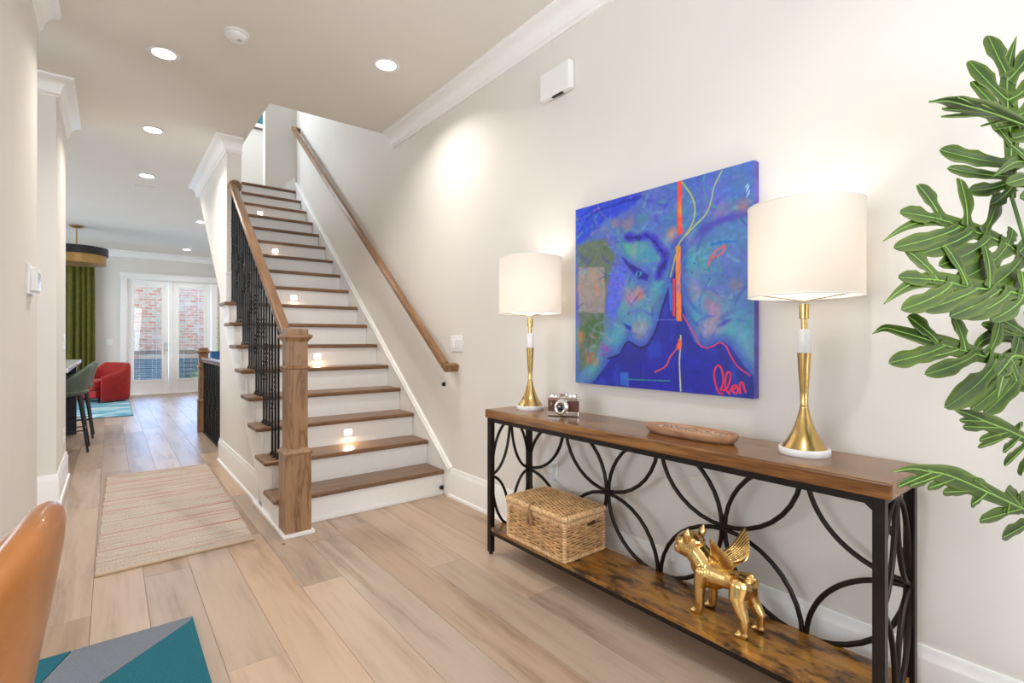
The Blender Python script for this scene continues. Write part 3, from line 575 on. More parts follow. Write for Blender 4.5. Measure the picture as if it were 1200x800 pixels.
LEAVES = [([(1.699, 0.21, 1.491), (1.718, 0.215, 1.562), (1.744, 0.218, 1.646), (1.76, 0.225, 1.716), (1.785, 0.23, 1.807), (1.812, 0.227, 1.878), (1.84, 0.219, 1.935)], [((1.787, 0.231, 1.819), (1.782, 0.266, 1.938), 0.05), ((1.764, 0.232, 1.751), (1.722, 0.294, 1.863), 0.052), ((1.755, 0.224, 1.699), (1.711, 0.287, 1.804), 0.034), ((1.738, 0.218, 1.625), (1.717, 0.261, 1.723), 0.03), ((1.725, 0.216, 1.584), (1.599, 0.325, 1.616), 0.046), ((1.715, 0.215, 1.55), (1.6, 0.311, 1.568), 0.03), ((1.71, 0.213, 1.528), (1.621, 0.277, 1.508), 0.034), ((1.705, 0.212, 1.513), (1.652, 0.242, 1.473), 0.03), ((1.79, 0.227, 1.814), (1.868, 0.19, 1.905), 0.046), ((1.771, 0.225, 1.747), (1.858, 0.176, 1.824), 0.046), ((1.759, 0.22, 1.695), (1.845, 0.169, 1.759), 0.044), ((1.743, 0.218, 1.641), (1.827, 0.165, 1.688), 0.044), ((1.725, 0.216, 1.584), (1.805, 0.16, 1.607), 0.044), ((1.712, 0.213, 1.535), (1.77, 0.165, 1.528), 0.04)]), ([(1.836, 0.182, 1.681), (1.696, 0.204, 1.672), (1.567, 0.223, 1.662), (1.43, 0.243, 1.647), (1.33, 0.259, 1.635), (1.287, 0.278, 1.627)], [((1.567, 0.223, 1.662), (1.374, 0.275, 1.637), 0.02), ((1.614, 0.215, 1.666), (1.435, 0.289, 1.641), 0.018), ((1.669, 0.207, 1.67), (1.629, 0.254, 1.659), 0.02), ((1.745, 0.195, 1.676), (1.697, 0.241, 1.664), 0.022), ((1.689, 0.203, 1.672), (1.936, 0.208, 1.674), 0.034), ((1.495, 0.233, 1.655), (1.333, 0.243, 1.637), 0.014), ((1.641, 0.211, 1.668), (1.454, 0.227, 1.652), 0.014)]), ([(1.803, 0.149, 1.291), (1.752, 0.181, 1.337), (1.71, 0.202, 1.359), (1.683, 0.217, 1.378), (1.63, 0.239, 1.393), (1.589, 0.255, 1.4), (1.535, 0.276, 1.411), (1.475, 0.298, 1.421), (1.405, 0.317, 1.411), (1.329, 0.333, 1.388), (1.249, 0.344, 1.354)], [((1.476, 0.296, 1.417), (1.443, 0.334, 1.503), 0.054), ((1.472, 0.299, 1.422), (1.342, 0.34, 1.425), 0.04), ((1.546, 0.27, 1.405), (1.602, 0.291, 1.538), 0.05), ((1.601, 0.249, 1.396), (1.73, 0.243, 1.526), 0.04), ((1.683, 0.217, 1.378), (1.725, 0.214, 1.422), 0.034), ((1.535, 0.276, 1.411), (1.272, 0.333, 1.34), 0.036), ((1.574, 0.26, 1.402), (1.355, 0.307, 1.334), 0.04), ((1.628, 0.239, 1.39), (1.398, 0.287, 1.309), 0.046), ((1.683, 0.217, 1.378), (1.435, 0.265, 1.276), 0.056), ((1.718, 0.199, 1.359), (1.462, 0.245, 1.239), 0.056), ((1.752, 0.181, 1.337), (1.511, 0.221, 1.212), 0.05), ((1.713, 0.202, 1.364), (1.812, 0.187, 1.435), 0.05)]), ([(1.691, 0.14, 1.224), (1.609, 0.179, 1.247), (1.562, 0.201, 1.258), (1.498, 0.225, 1.26), (1.436, 0.247, 1.263), (1.359, 0.278, 1.274), (1.291, 0.298, 1.268), (1.225, 0.31, 1.248), (1.156, 0.317, 1.219)], [((1.361, 0.277, 1.271), (1.307, 0.324, 1.34), 0.048), ((1.346, 0.282, 1.273), (1.241, 0.317, 1.274), 0.034), ((1.438, 0.246, 1.261), (1.435, 0.291, 1.366), 0.042), ((1.498, 0.225, 1.26), (1.564, 0.241, 1.362), 0.036), ((1.404, 0.259, 1.264), (1.194, 0.3, 1.208), 0.036), ((1.467, 0.235, 1.259), (1.257, 0.282, 1.208), 0.036), ((1.534, 0.211, 1.258), (1.327, 0.255, 1.197), 0.04), ((1.574, 0.196, 1.256), (1.37, 0.239, 1.193), 0.036), ((1.609, 0.179, 1.247), (1.45, 0.212, 1.191), 0.034), ((1.599, 0.185, 1.251), (1.645, 0.19, 1.309), 0.04)]), ([(1.773, 0.168, 1.088), (1.718, 0.192, 1.097), (1.63, 0.226, 1.104), (1.575, 0.248, 1.114), (1.525, 0.269, 1.126), (1.462, 0.296, 1.14), (1.41, 0.318, 1.154), (1.344, 0.345, 1.169), (1.306, 0.359, 1.175), (1.264, 0.367, 1.163)], [((1.461, 0.296, 1.139), (1.396, 0.34, 1.202), 0.044), ((1.524, 0.269, 1.125), (1.544, 0.291, 1.207), 0.044), ((1.587, 0.243, 1.11), (1.695, 0.233, 1.196), 0.034), ((1.661, 0.214, 1.102), (1.733, 0.205, 1.154), 0.04), ((1.47, 0.292, 1.137), (1.272, 0.341, 1.102), 0.036), ((1.503, 0.277, 1.127), (1.335, 0.324, 1.106), 0.022), ((1.564, 0.252, 1.115), (1.365, 0.303, 1.076), 0.034), ((1.63, 0.226, 1.104), (1.377, 0.273, 1.007), 0.05), ((1.659, 0.214, 1.1), (1.421, 0.262, 1.013), 0.034), ((1.694, 0.2, 1.097), (1.458, 0.245, 0.999), 0.036), ((1.716, 0.191, 1.095), (1.495, 0.23, 0.99), 0.04)]), ([(1.6, 0.17, 1.108), (1.56, 0.19, 1.114), (1.492, 0.192, 1.096), (1.4, 0.188, 1.068), (1.309, 0.181, 1.042)], [((1.536, 0.192, 1.109), (1.409, 0.196, 1.077), 0.03), ((1.528, 0.191, 1.106), (1.475, 0.174, 1.076), 0.03), ((1.492, 0.192, 1.096), (1.436, 0.172, 1.064), 0.03)]), ([(1.808, 0.172, 0.888), (1.717, 0.197, 0.918), (1.645, 0.216, 0.941), (1.561, 0.238, 0.965), (1.494, 0.254, 0.985), (1.438, 0.269, 0.998)], [((1.628, 0.22, 0.946), (1.501, 0.264, 0.956), 0.024), ((1.561, 0.238, 0.965), (1.478, 0.265, 0.972), 0.016), ((1.664, 0.211, 0.934), (1.583, 0.248, 0.918), 0.026), ((1.693, 0.204, 0.922), (1.592, 0.252, 0.899), 0.02), ((1.719, 0.197, 0.915), (1.683, 0.223, 0.882), 0.03), ((1.756, 0.187, 0.902), (1.716, 0.225, 0.843), 0.034), ((1.774, 0.182, 0.896), (1.795, 0.206, 0.808), 0.03), ((1.708, 0.199, 0.921), (1.691, 0.194, 0.953), 0.03)]), ([(1.884, 0.143, 0.683), (1.721, 0.192, 0.743), (1.62, 0.219, 0.782), (1.536, 0.241, 0.814), (1.455, 0.261, 0.844), (1.392, 0.276, 0.864), (1.341, 0.289, 0.875), (1.277, 0.305, 0.888), (1.219, 0.32, 0.888)], [((1.341, 0.289, 0.874), (1.246, 0.32, 0.854), 0.018), ((1.392, 0.276, 0.864), (1.285, 0.31, 0.851), 0.024), ((1.439, 0.265, 0.848), (1.353, 0.293, 0.838), 0.026), ((1.537, 0.241, 0.812), (1.41, 0.279, 0.821), 0.024), ((1.57, 0.233, 0.8), (1.517, 0.253, 0.781), 0.032), ((1.62, 0.219, 0.782), (1.505, 0.246, 0.839), 0.026), ((1.511, 0.247, 0.824), (1.332, 0.29, 0.881), 0.02), ((1.569, 0.232, 0.803), (1.398, 0.274, 0.866), 0.022), ((1.706, 0.196, 0.75), (1.566, 0.246, 0.736), 0.036), ((1.721, 0.192, 0.743), (1.635, 0.211, 0.8), 0.044), ((1.794, 0.17, 0.716), (1.667, 0.221, 0.68), 0.042), ((1.722, 0.192, 0.74), (1.693, 0.194, 0.784), 0.04), ((1.655, 0.21, 0.768), (1.659, 0.214, 0.738), 0.026)]), ([(1.939, 0.123, 1.102), (1.85, 0.168, 1.135), (1.787, 0.199, 1.156), (1.715, 0.228, 1.163), (1.629, 0.254, 1.146), (1.552, 0.264, 1.097)], [((1.814, 0.187, 1.15), (1.715, 0.244, 1.209), 0.04), ((1.772, 0.205, 1.156), (1.656, 0.258, 1.187), 0.036), ((1.826, 0.181, 1.146), (1.618, 0.237, 1.086), 0.045), ((1.85, 0.168, 1.135), (1.642, 0.219, 1.056), 0.045), ((1.875, 0.155, 1.124), (1.672, 0.201, 1.035), 0.045), ((1.842, 0.175, 1.146), (1.829, 0.204, 1.222), 0.04), ((1.878, 0.156, 1.128), (1.915, 0.174, 1.235), 0.04)]), ([(1.775, 0.113, 1.446), (1.735, 0.151, 1.518), (1.704, 0.176, 1.558), (1.651, 0.198, 1.563), (1.549, 0.223, 1.515)], [((1.715, 0.17, 1.553), (1.581, 0.206, 1.502), 0.03), ((1.74, 0.151, 1.525), (1.607, 0.186, 1.469), 0.036), ((1.715, 0.17, 1.553), (1.662, 0.207, 1.604), 0.034), ((1.751, 0.138, 1.498), (1.604, 0.172, 1.422), 0.04)])]

def make_painting():
    Na, Nb = 420, 400; rs = np.random.RandomState(5)
    a, b = np.meshgrid(np.linspace(0, 1, Na), np.linspace(0, 1, Nb))
    def noise(fx, fy, seed):
        r = np.random.RandomState(seed); g = r.rand(fy+3, fx+3); X = a*fx; Y = b*fy; xi = X.astype(int); yi = Y.astype(int); u = X-xi; v = Y-yi
        u = u*u*(3-2*u); v = v*v*(3-2*v)
        return (g[yi, xi]*(1-u)*(1-v) + g[yi, xi+1]*u*(1-v) + g[yi+1, xi]*(1-u)*v + g[yi+1, xi+1]*u*v)
    def fbm(fx, fy, seed): return sum(noise(fx*2**k, fy*2**k, seed+k)*.5**k for k in range(5))/1.94
    n1, n2, n3, n4 = fbm(4, 4, 1), fbm(5, 5, 21), fbm(9, 7, 41), fbm(24, 10, 61); fine = fbm(60, 60, 91)
    A_ = a + (n3-.5)*.012; B_ = b + (n2-.5)*.012
    def sd(poly):      # signed distance, negative inside
        P = np.array(poly); d = np.full(a.shape, 9.); ins = np.zeros(a.shape, bool)
        for i in range(len(P)):
            p, q = P[i], P[(i+1) % len(P)]; e = q-p; L2 = max(e@e, 1e-9)
            t = np.clip(((A_-p[0])*e[0] + (B_-p[1])*e[1])/L2, 0, 1)
            d = np.minimum(d, np.hypot(A_-p[0]-t*e[0], B_-p[1]-t*e[1]))
            c = (p[1] > B_) != (q[1] > B_); ins ^= c & (A_ < (q[0]-p[0])*(B_-p[1])/((q[1]-p[1]) or 1e-9) + p[0])
        return np.where(ins, -d, d)
    def line(P):
        P = np.array(P, float)
        if len(P) > 2:                      # Catmull-Rom smoothing
            Q = np.vstack([2*P[0]-P[1], P, 2*P[-1]-P[-2]]); out = []
            for i in range(1, len(Q)-2):
                for t in np.linspace(0, 1, 7)[:-1]:
                    out.append(.5*((2*Q[i]) + (-Q[i-1]+Q[i+1])*t + (2*Q[i-1]-5*Q[i]+4*Q[i+1]-Q[i+2])*t*t + (-Q[i-1]+3*Q[i]-3*Q[i+1]+Q[i+2])*t**3))
            P = np.array(out+[P[-1]])
        d = np.full(a.shape, 9.)
        for p, q in zip(P[:-1], P[1:]):
            e = q-p; t = np.clip(((a-p[0])*e[0] + (b-p[1])*e[1])/max(e@e, 1e-9), 0, 1); d = np.minimum(d, np.hypot(a-p[0]-t*e[0], b-p[1]-t*e[1]))
        return d
    C = np.zeros(a.shape+(3,))
    def mixc(c, m): C[:] = C*(1-m[..., None]) + np.array(c)/255.*m[..., None]
    def soft(d, w): return np.clip(.5 - d/w, 0, 1)
    def stroke(P, c, w, op=1., rag=0): d = line(P); mixc(c, soft(d-w+rag*(fine-.5), .003)*op)
    C[:] = np.array([80, 112, 176])/255.
    mixc((92, 152, 180), np.clip((n1-.38)*4, 0, 1)*.8)
    mixc((104, 98, 190), np.clip((n2-.48)*4.5, 0, 1)*.6)
    mixc((90, 150, 140), np.clip((n3-.52)*5, 0, 1)*.5)
    mixc((52, 66, 190), np.clip((.40-b+ (n1-.5)*.6)*1.8, 0, 1)*np.clip(a*1.6, .2, 1)*.50)
    cols = dict(o=(226, 132, 84), o2=(180, 120, 110), p=(196, 126, 160), m=(150, 50, 170), g=(84, 170, 140), t=(56, 150, 176), u=(96, 104, 196))
    for (x, y, r, k) in SPOTS:
        d = np.hypot(a-x, b-y) + (n3-.5)*r*2.2; mixc(cols[k], np.clip(1.25-d/(r*1.35), 0, 1)*np.clip(.35+(n3-.35)*3.2, 0, 1)*.85)
    mixc((30, 60, 200), soft(sd(PT['hair']) + (n4-.5)*.05, .03)*.85)
    mixc((96, 112, 84), soft(sd(PT['olive']) + (n2-.5)*.05, .02)*.85)
    mixc((60, 96, 58), soft(sd(PT['olive']) + .01, .02)*np.clip((n3-.5)*5, 0, 1)*.8)
    mixc((196, 120, 70), soft(sd(PT['olive']), .02)*np.clip((n1-.56)*8, 0, 1)*.9)
    mixc((160, 150, 150), soft(sd(PT['beige']) + (fine-.5)*.02, .008)*.82)
    mixc((200, 130, 110), soft(sd(PT['beige']), .01)*np.clip((n3-.55)*6, 0, 1)*.4)
    mixc((84, 98, 220), soft(sd(PT['violet']) + (n3-.5)*.06, .03)*.8)
    for k in range(260):                      # loose brush marks over the faces
        x, y, an, L_, W_ = rs.rand(), rs.rand()*.85, rs.rand()*3.14, .03+.09*rs.rand(), .004+.012*rs.rand()
        c, s_ = math.cos(an), math.sin(an); uu = (a-x)*c + (b-y)*s_; vv = -(a-x)*s_ + (b-y)*c + .4*uu*uu/L_
        mixc([(96, 92, 200), (60, 150, 170), (120, 170, 190), (50, 70, 190), (130, 120, 180), (70, 160, 140), (60, 60, 160), (170, 130, 150)][rs.randint(0, 8)], np.clip(1.1-np.hypot(uu/L_, vv/W_), 0, 1)*np.clip((fine+n4-.75)*3, 0, 1)*.6)
    # profile shading near the contour
    dn = sd(PT['neg'])
    mixc((44, 60, 176), np.clip(1-np.abs(dn)/.05, 0, 1)*.65)
    mixc((150, 180, 196), np.clip(1-np.abs(dn-.075)/.035, 0, 1)*np.clip((n2-.35)*4, 0, 1)*.45)
    neg = soft(dn, .006); deep = np.stack([14+20*n2, 18+28*n1, 120+56*n3], -1)/255.
    C[:] = C*(1-neg[..., None]) + deep*neg[..., None]
    mixc((34, 70, 190), neg*np.clip((n4-.52)*5, 0, 1)*.6); mixc((66, 50, 170), neg*np.clip((.75-b)*3, 0, 1)*.5)
    mixc((70, 78, 190), np.clip(1-np.abs(sd(PT['eye']))/.045, 0, 1)*.6); mixc((22, 22, 130), soft(sd(PT['eye']) + (n4-.5)*.02, .012)*.95)
    ex, ey = np.mean(PT['eye'], 0); mixc((70, 150, 200), soft(np.hypot(a-ex-.012, (b-ey-.016)*1.5)-.020, .01)); mixc((24, 30, 110), soft(np.hypot(a-ex-.012, b-ey-.016)-.009, .006))
    mixc((48, 44, 180), soft(line(PT['brow'])-.022+(n4-.5)*.04, .025)*.9); mixc((16, 18, 104), soft(line(PT['brow'])-.007+(fine-.5)*.03, .006)*.7)
    mixc((70, 56, 170), soft(line(PT['brow2'])-.018+(n4-.5)*.05, .03)*.6)
    mixc((24, 40, 150), soft(sd(PT['nos']), .01)); mixc((56, 60, 170), soft(sd(PT['nos2']), .014)*.9)
    stroke(PT['h1'], (24, 40, 170), .005, .8, .006); stroke(PT['h2'], (20, 36, 160), .008, .7, .012)
    stroke(PT['navy'], (14, 18, 96), .0055, .95, .004); stroke(PT['navy2'], (18, 24, 120), .004, .8)
    stroke(PT['re'], (214, 96, 96), .0045, .9, .004); stroke(PT['be'], (36, 110, 190), .007, .9, .006)
    d = sd(PT['red1']); mixc((224, 74, 56), soft(d-.001+(fine-.5)*.008, .004)); mixc((226, 134, 66), soft(d, .006)*np.clip((n3-.55)*8, 0, 1))
    d = sd(PT['org']); mixc((224, 128, 66), soft(d-.001+(fine-.5)*.008, .004)); mixc((150, 120, 190), soft(d, .006)*np.clip((n4-.6)*8, 0, 1)*.7)
    mixc((50, 120, 200), soft(sd(PT['blu']), .004)*.9); mixc((212, 56, 56), soft(sd(PT['red2']), .004))
    stroke(PT['y1'], (168, 184, 100), .0035, 1, .004); stroke(PT['y2'], (180, 190, 110), .003, .95, .003)
    mixc((46, 110, 200), soft(sd(PT['lb']), .006)*.85); stroke(PT['gl'], (40, 150, 130), .003, .85, .004); stroke(PT['wl'], (130, 150, 220), .002, .8, .006)
    stroke(PT['rl'], (214, 66, 96), .003); stroke(PT['w1'], (196, 206, 150), .0035); stroke(PT['sq'], (222, 84, 70), .0035, .95, .004)
    x, y = PT['sq'][0]; mixc((230, 100, 60), soft(np.hypot(a-x, (b-y-.02)*.5)-.012+(fine-.5)*.02, .006))
    for k in ('s1', 's2', 's3', 's4'): stroke(PT[k], (224, 44, 66), .0038)
    for k in range(len(PT['wt'])-1): stroke([PT['wt'][k], (PT['wt'][k][0]-.008, PT['wt'][k][1]+.012)], (190, 210, 240), .002)
    for k in range(46):      # spatter
        i = rs.randint(0, 3); cx, cy = [(.33, .43), (.36, .55), (.75, .42)][i]; x, y = cx+rs.normal(0, .05), cy+rs.normal(0, .04)
        mixc([(30, 50, 120), (200, 60, 90), (20, 60, 110)][rs.randint(0, 3)], soft(np.hypot(a-x, b-y)-.0025, .003))
    C *= (.90 + .2*fine[..., None]); C = np.clip(C, 0, 1)
    # saturate slightly, to linear
    g = C.mean(-1, keepdims=True); C = np.clip(g + (C-g)*1.12, 0, 1); lin = np.where(C <= .04045, C/12.92, ((C+.055)/1.055)**2.4)
    return Na, Nb, a, b, lin
pa = thing('painting', (1.945, 1.42, .924), 'large square blue abstract canvas of two faces with red signature', 'painting')
Na, Nb, ga, gb, lin = make_painting()
PY0, PY1, PZ0, PZ1, PX = 1.896, .945, 1.837, .924, 1.929
V = np.stack([np.full(Na*Nb, PX), (PY0 + (PY1-PY0)*ga).ravel(), (PZ0 + (PZ1-PZ0)*gb).ravel()], -1) - np.array(pa.location)
me = bpy.data.meshes.new('canvas'); ii, jj = np.meshgrid(np.arange(Na-1), np.arange(Nb-1)); q = (jj*Na+ii).ravel()
F = np.stack([q, q+Na, q+Na+1, q+1], -1)[:, ::-1]
me.vertices.add(Na*Nb); me.vertices.foreach_set('co', V.ravel().astype('f')); me.loops.add(F.size); me.loops.foreach_set('vertex_index', F.ravel().astype('i'))
me.polygons.add(len(F)); me.polygons.foreach_set('loop_start', np.arange(0, F.size, 4, dtype='i')); me.update(calc_edges=True)
ca = me.color_attributes.new('paint', 'FLOAT_COLOR', 'POINT'); ca.data.foreach_set('color', np.concatenate([lin.reshape(-1, 3), np.ones((Na*Nb, 1))], 1).ravel().astype('f'))
m, nt, bs = nodes('acrylic_paint'); at = nt.nodes.new('ShaderNodeAttribute'); at.attribute_name = 'paint'; nt.links.new(at.outputs['Color'], bs.inputs['Base Color']); bs.inputs['Roughness'].default_value = .42
no = nt.nodes.new('ShaderNodeTexNoise'); no.inputs['Scale'].default_value = 90; bp = nt.nodes.new('ShaderNodeBump'); bp.inputs['Strength'].default_value = .25; bp.inputs['Distance'].default_value = .002
tc = nt.nodes.new('ShaderNodeTexCoord'); nt.links.new(tc.outputs['Object'], no.inputs['Vector']); nt.links.new(no.outputs['Fac'], bp.inputs['Height']); nt.links.new(bp.outputs['Normal'], bs.inputs['Normal'])
me.materials.append(m); cv = bpy.data.objects.new('canvas', me); COL.objects.link(cv); cv.parent = pa
MB().box(PX+.001, PY1, PZ1, WX-.001, PY0, PZ0).build('canvas_edge', plain('violet_blue_paint', (.10, .07, .38), .5, var=.3, scale=12), pa)

# ================================================================= BASKET
M_sea = plain('seagrass', (.54, .32, .14), .6, var=.25, scale=25, bump=.3, bscale=300)
M_seal = plain('seagrass_rim', (.70, .46, .24), .55, var=.22, scale=60, bump=.3, bscale=300)
M_dark = plain('dark_weave_gap', (.06, .03, .012), .9)
bk = thing('wicker_basket', (1.715, 1.83, .146), 'lidded woven seagrass basket with cord loop closure on the lower shelf', 'basket')
X0, X1, Ya, Yb, Za = 1.585, 1.852, 1.625, 2.045, .146
b = MB().box(X0+.010, Ya+.010, Za+.002, X1-.010, Yb-.010, .33)
b.build('liner', M_dark, bk)
def perim(X0, X1, Ya, Yb, step):
    P = []
    for (p, q) in (((X0, Ya), (X1, Ya)), ((X1, Ya), (X1, Yb)), ((X1, Yb), (X0, Yb)), ((X0, Yb), (X0, Ya))):
        L_ = math.hypot(q[0]-p[0], q[1]-p[1]); n = max(1, round(L_/step)); nx, ny = (q[1]-p[1])/L_, -(q[0]-p[0])/L_
        for k in range(n): P.append((p[0]+(q[0]-p[0])*k/n, p[1]+(q[1]-p[1])*k/n, nx, ny))
    return P
b = MB(); rb = random.Random(3)
pp = perim(X0+.007, X1-.007, Ya+.007, Yb-.007, .0085)
for row in range(13):
    z = Za + .020 + row*.0115; ph = math.pi*(row % 2)
    # a dark hand-hole is left in the end facing the viewer's right
    b.tube([(x + nx*(.0035*math.sin(ph + k*.78) + .0006*rb.gauss(0,1)), y + ny*(.0035*math.sin(ph + k*.78)), z + .0022*math.sin(k*.23+row*.7) + .0008*rb.gauss(0,1)) for k, (x, y, nx, ny) in enumerate(pp)], .0060, 6, closed=True)
tag(b.build('woven_side', M_sea, bk, smooth=70, weld=False), kind='stuff')
def wraps(b, X0, X1, Ya, Yb, z, hz, ra, step=.0165, jig=.12):
    for x, y, nx, ny in perim(X0, X1, Ya, Yb, step):
        tx, ty_ = -ny, nx; Mx = Matrix(((nx, tx, 0), (ny, ty_, 0), (0, 0, 1))) @ Matrix.Rotation(rb.gauss(0, jig), 3, 'X')
        b.ell((x + tx*step/2, y + ty_*step/2, z), (ra, step*.56, hz), 8, 6, M=Mx)
b = MB(); wraps(b, X0+.006, X1-.006, Ya+.006, Yb-.006, Za+.011, .012, .0085); wraps(b, X0+.006, X1-.006, Ya+.006, Yb-.006, .318, .014, .0085)
for cx, cy in ((X0+.006, Ya+.006), (X1-.006, Ya+.006), (X0+.006, Yb-.006), (X1-.006, Yb-.006)):
    for k in range(14): b.ell((cx, cy, Za+.012+k*.0125), (.011, .011, .0068), 8, 5)
tag(b.build('wrapped_edge', M_seal, bk, smooth=80, weld=False), kind='stuff')
MB().box(1.735, Ya-.004, .287, 1.785, Ya+.012, .303).build('hand_hole', M_dark, bk, bevel=.003)
ld = MB().box(X0+.004, Ya+.004, .332, X1-.004, Yb-.004, .352).build('lid', M_dark, bk)
b = MB()
for k in range(24):
    x = X0 + .016 + k*.0103
    b.tube([(x + .0012*math.sin(j*.9+k), Ya+.012 + j*.012,   .353 + .0036*math.sin(j*1.5 + math.pi*(k % 2))) for j in range(34)], .0056, 5)
tag(b.build('woven_lid', M_sea, ld, smooth=70, weld=False), kind='stuff')
b = MB(); wraps(b, X0-.001, X1+.001, Ya-.001, Yb+.001, .345, .0155, .0105, .017)
tag(b.build('wrapped_lid_edge', M_seal, ld, smooth=80, weld=False), kind='stuff')
cy_ = 1.855
lp = MB(); lp.tube([(X0+.02, cy_, .362), (X0+.004, cy_, .365), (X0-.012, cy_, .350), (X0-.012, cy_, .325), (X0-.013, cy_-.012, .300), (X0-.015, cy_-.017, .280), (X0-.014, cy_-.006, .262), (X0-.014, cy_+.008, .264), (X0-.014, cy_+.015, .285), (X0-.013, cy_+.006, .310), (X0-.013, cy_+.003, .335)], .0062, 8)
lp.build('cord_loop', plain('brown_cord', (.30, .16, .075), .7), bk, smooth=60)
MB().ell((X0-.010, cy_, .283), (.009, .014, .022), 12, 8).build('toggle', plain('brown_toggle_wood', (.16, .065, .03), .45), bk, smooth=80)

# ================================================================= GOLD DOG (voxel-fused single body)
def fused(name, prims, voxel, m, parent, smooth_it=8):
    b = MB()
    for p in prims:
        if p[0] == 'e': b.ell(p[1], p[2], 16, 10, M=p[3] if len(p) > 3 else None)
        else:
            pts = [Vector(q) for q in p[1]]; rs_ = p[2]; b.tube(pts, list(rs_), 12)
            for q, r_ in zip(pts, rs_): b.ell(q, (r_*.99,)*3, 12, 8)
    o = b.build(name, m, parent, weld=False)
    md = o.modifiers.new('remesh', 'REMESH'); md.mode = 'VOXEL'; md.voxel_size = voxel; md.use_smooth_shade = True
    sm = o.modifiers.new('smooth', 'SMOOTH'); sm.factor = .5; sm.iterations = smooth_it
    dg = bpy.context.evaluated_depsgraph_get(); me = bpy.data.meshes.new_from_object(o.evaluated_get(dg)); o.modifiers.clear(); o.data = me
    me.polygons.foreach_set('use_smooth', [True]*len(me.polygons)); return o
dg_ = thing('dog_figurine', (1.72, .96, .146), 'gold winged french bulldog figurine standing on the lower shelf', 'figurine')
# local frame: forward F (towards the stairs), side Sx (towards the wall), up
FW = Vector((.10, 1, 0)).normalized(); SD = Vector((1, -.10, 0)).normalized(); O_ = Vector((1.722, .955, .146))
def D(f, s, u): return O_ + FW*f + SD*s + Vector((0, 0, u))
pr = []
pr += [('c', [D(-.078, 0, .163), D(-.03, 0, .156), D(.03, 0, .152), D(.070, 0, .160)], (.038, .034, .045, .048))]   # trunk
pr += [('c', [D(.072, 0, .138), D(.088, 0, .165)], (.040, .044)), ('c', [D(.03, 0, .135), D(.07, 0, .130)], (.036, .040))]
pr += [('c', [D(.070, 0, .170), D(.098, 0, .196), D(.120, -.003, .212)], (.048, .046, .044))]                                  # neck
pr += [('e', D(.138, -.006, .226), (.050, .056, .050)), ('e', D(.130, -.006, .246), (.046, .050, .032))]
pr += [('c', [D(.164, -.032, .212), D(.164, .018, .212)], (.023, .023)), ('c', [D(.176, -.008, .212), D(.184, -.008, .222)], (.025, .017)), ('e', D(.168, -.008, .190), (.022, .025, .013)), ('e', D(.194, -.009, .227), (.007, .012, .008))]
pr += [('c', [D(.168, -.036, .236), D(.174, -.034, .237)], (.010, .009)), ('c', [D(.172, .020, .236), D(.178, .020, .237)], (.010, .009)), ('c', [D(.176, -.026, .238), D(.178, .010, .238)], (.009, .009))]
for sg in (-1, 1):
    pr += [('c', [D(.122, -.005+sg*.034, .255), D(.116, -.005+sg*.044, .278), D(.113, -.005+sg*.046, .300)], (.017, .014, .004)), ('c', [D(.118, -.005+sg*.026, .255), D(.114, -.005+sg*.040, .285)], (.015, .007))]
    fr = .084 if sg < 0 else .080                      # front legs
    pr += [('c', [D(.062, sg*.030, .155), D(fr-.012, sg*.036, .105), D(fr-.012, sg*.038, .060), D(fr-.010, sg*.038, .018)], (.032, .0215, .0165, .0145))]
    pr += [('c', [D(fr-.008, sg*.038, .012), D(fr+.006, sg*.039, .012)], (.0145, .014))] + [('c', [D(fr+.006, sg*.039+t, .009), D(fr+.013, sg*.039+t*1.2, .008)], (.008, .0075)) for t in (-.009, 0, .009)]
    br = -.112 if sg < 0 else -.118                    # hind legs: thigh, knee forward, hock back, shank
    pr += [('c', [D(-.080, sg*.022, .158), D(-.080, sg*.034, .120), D(-.093, sg*.039, .088), D(br+.002, sg*.041, .058), D(br+.004, sg*.042, .022)], (.037, .031, .023, .0155, .0135))]
    pr += [('c', [D(br+.002, sg*.042, .012), D(br+.018, sg*.043, .011)], (.014, .0135))] + [('c', [D(br+.018, sg*.043+t, .009), D(br+.025, sg*.044+t*1.2, .008)], (.008, .0075)) for t in (-.009, 0, .009)]
pr += [('c', [D(-.108, 0, .182), D(-.118, 0, .192), D(-.108, -.002, .202), D(-.100, 0, .194)], (.012, .009, .009, .008))]
fused('body', pr, .0026, M_gold, dg_, 5)
def ribbon(b, pts, ws, nrm, th):
    n = len(pts); V = []; m = 8
    for i, p in enumerate(pts):
        t = (pts[min(i+1, n-1)]-pts[max(i-1, 0)]).normalized(); sd2 = t.cross(nrm).normalized(); nn = sd2.cross(t).normalized()
        for k in range(m): a = 2*math.pi*k/m; V.append(p + sd2*ws[i]*math.cos(a) + nn*th*math.sin(a)*min(1, ws[i]/ws[1]))
    b.add(V, [(i*m+k, i*m+(k+1)%m, (i+1)*m+(k+1)%m, (i+1)*m+k) for i in range(n-1) for k in range(m)] + [tuple(range(m))[::-1], tuple(range((n-1)*m, n*m))])
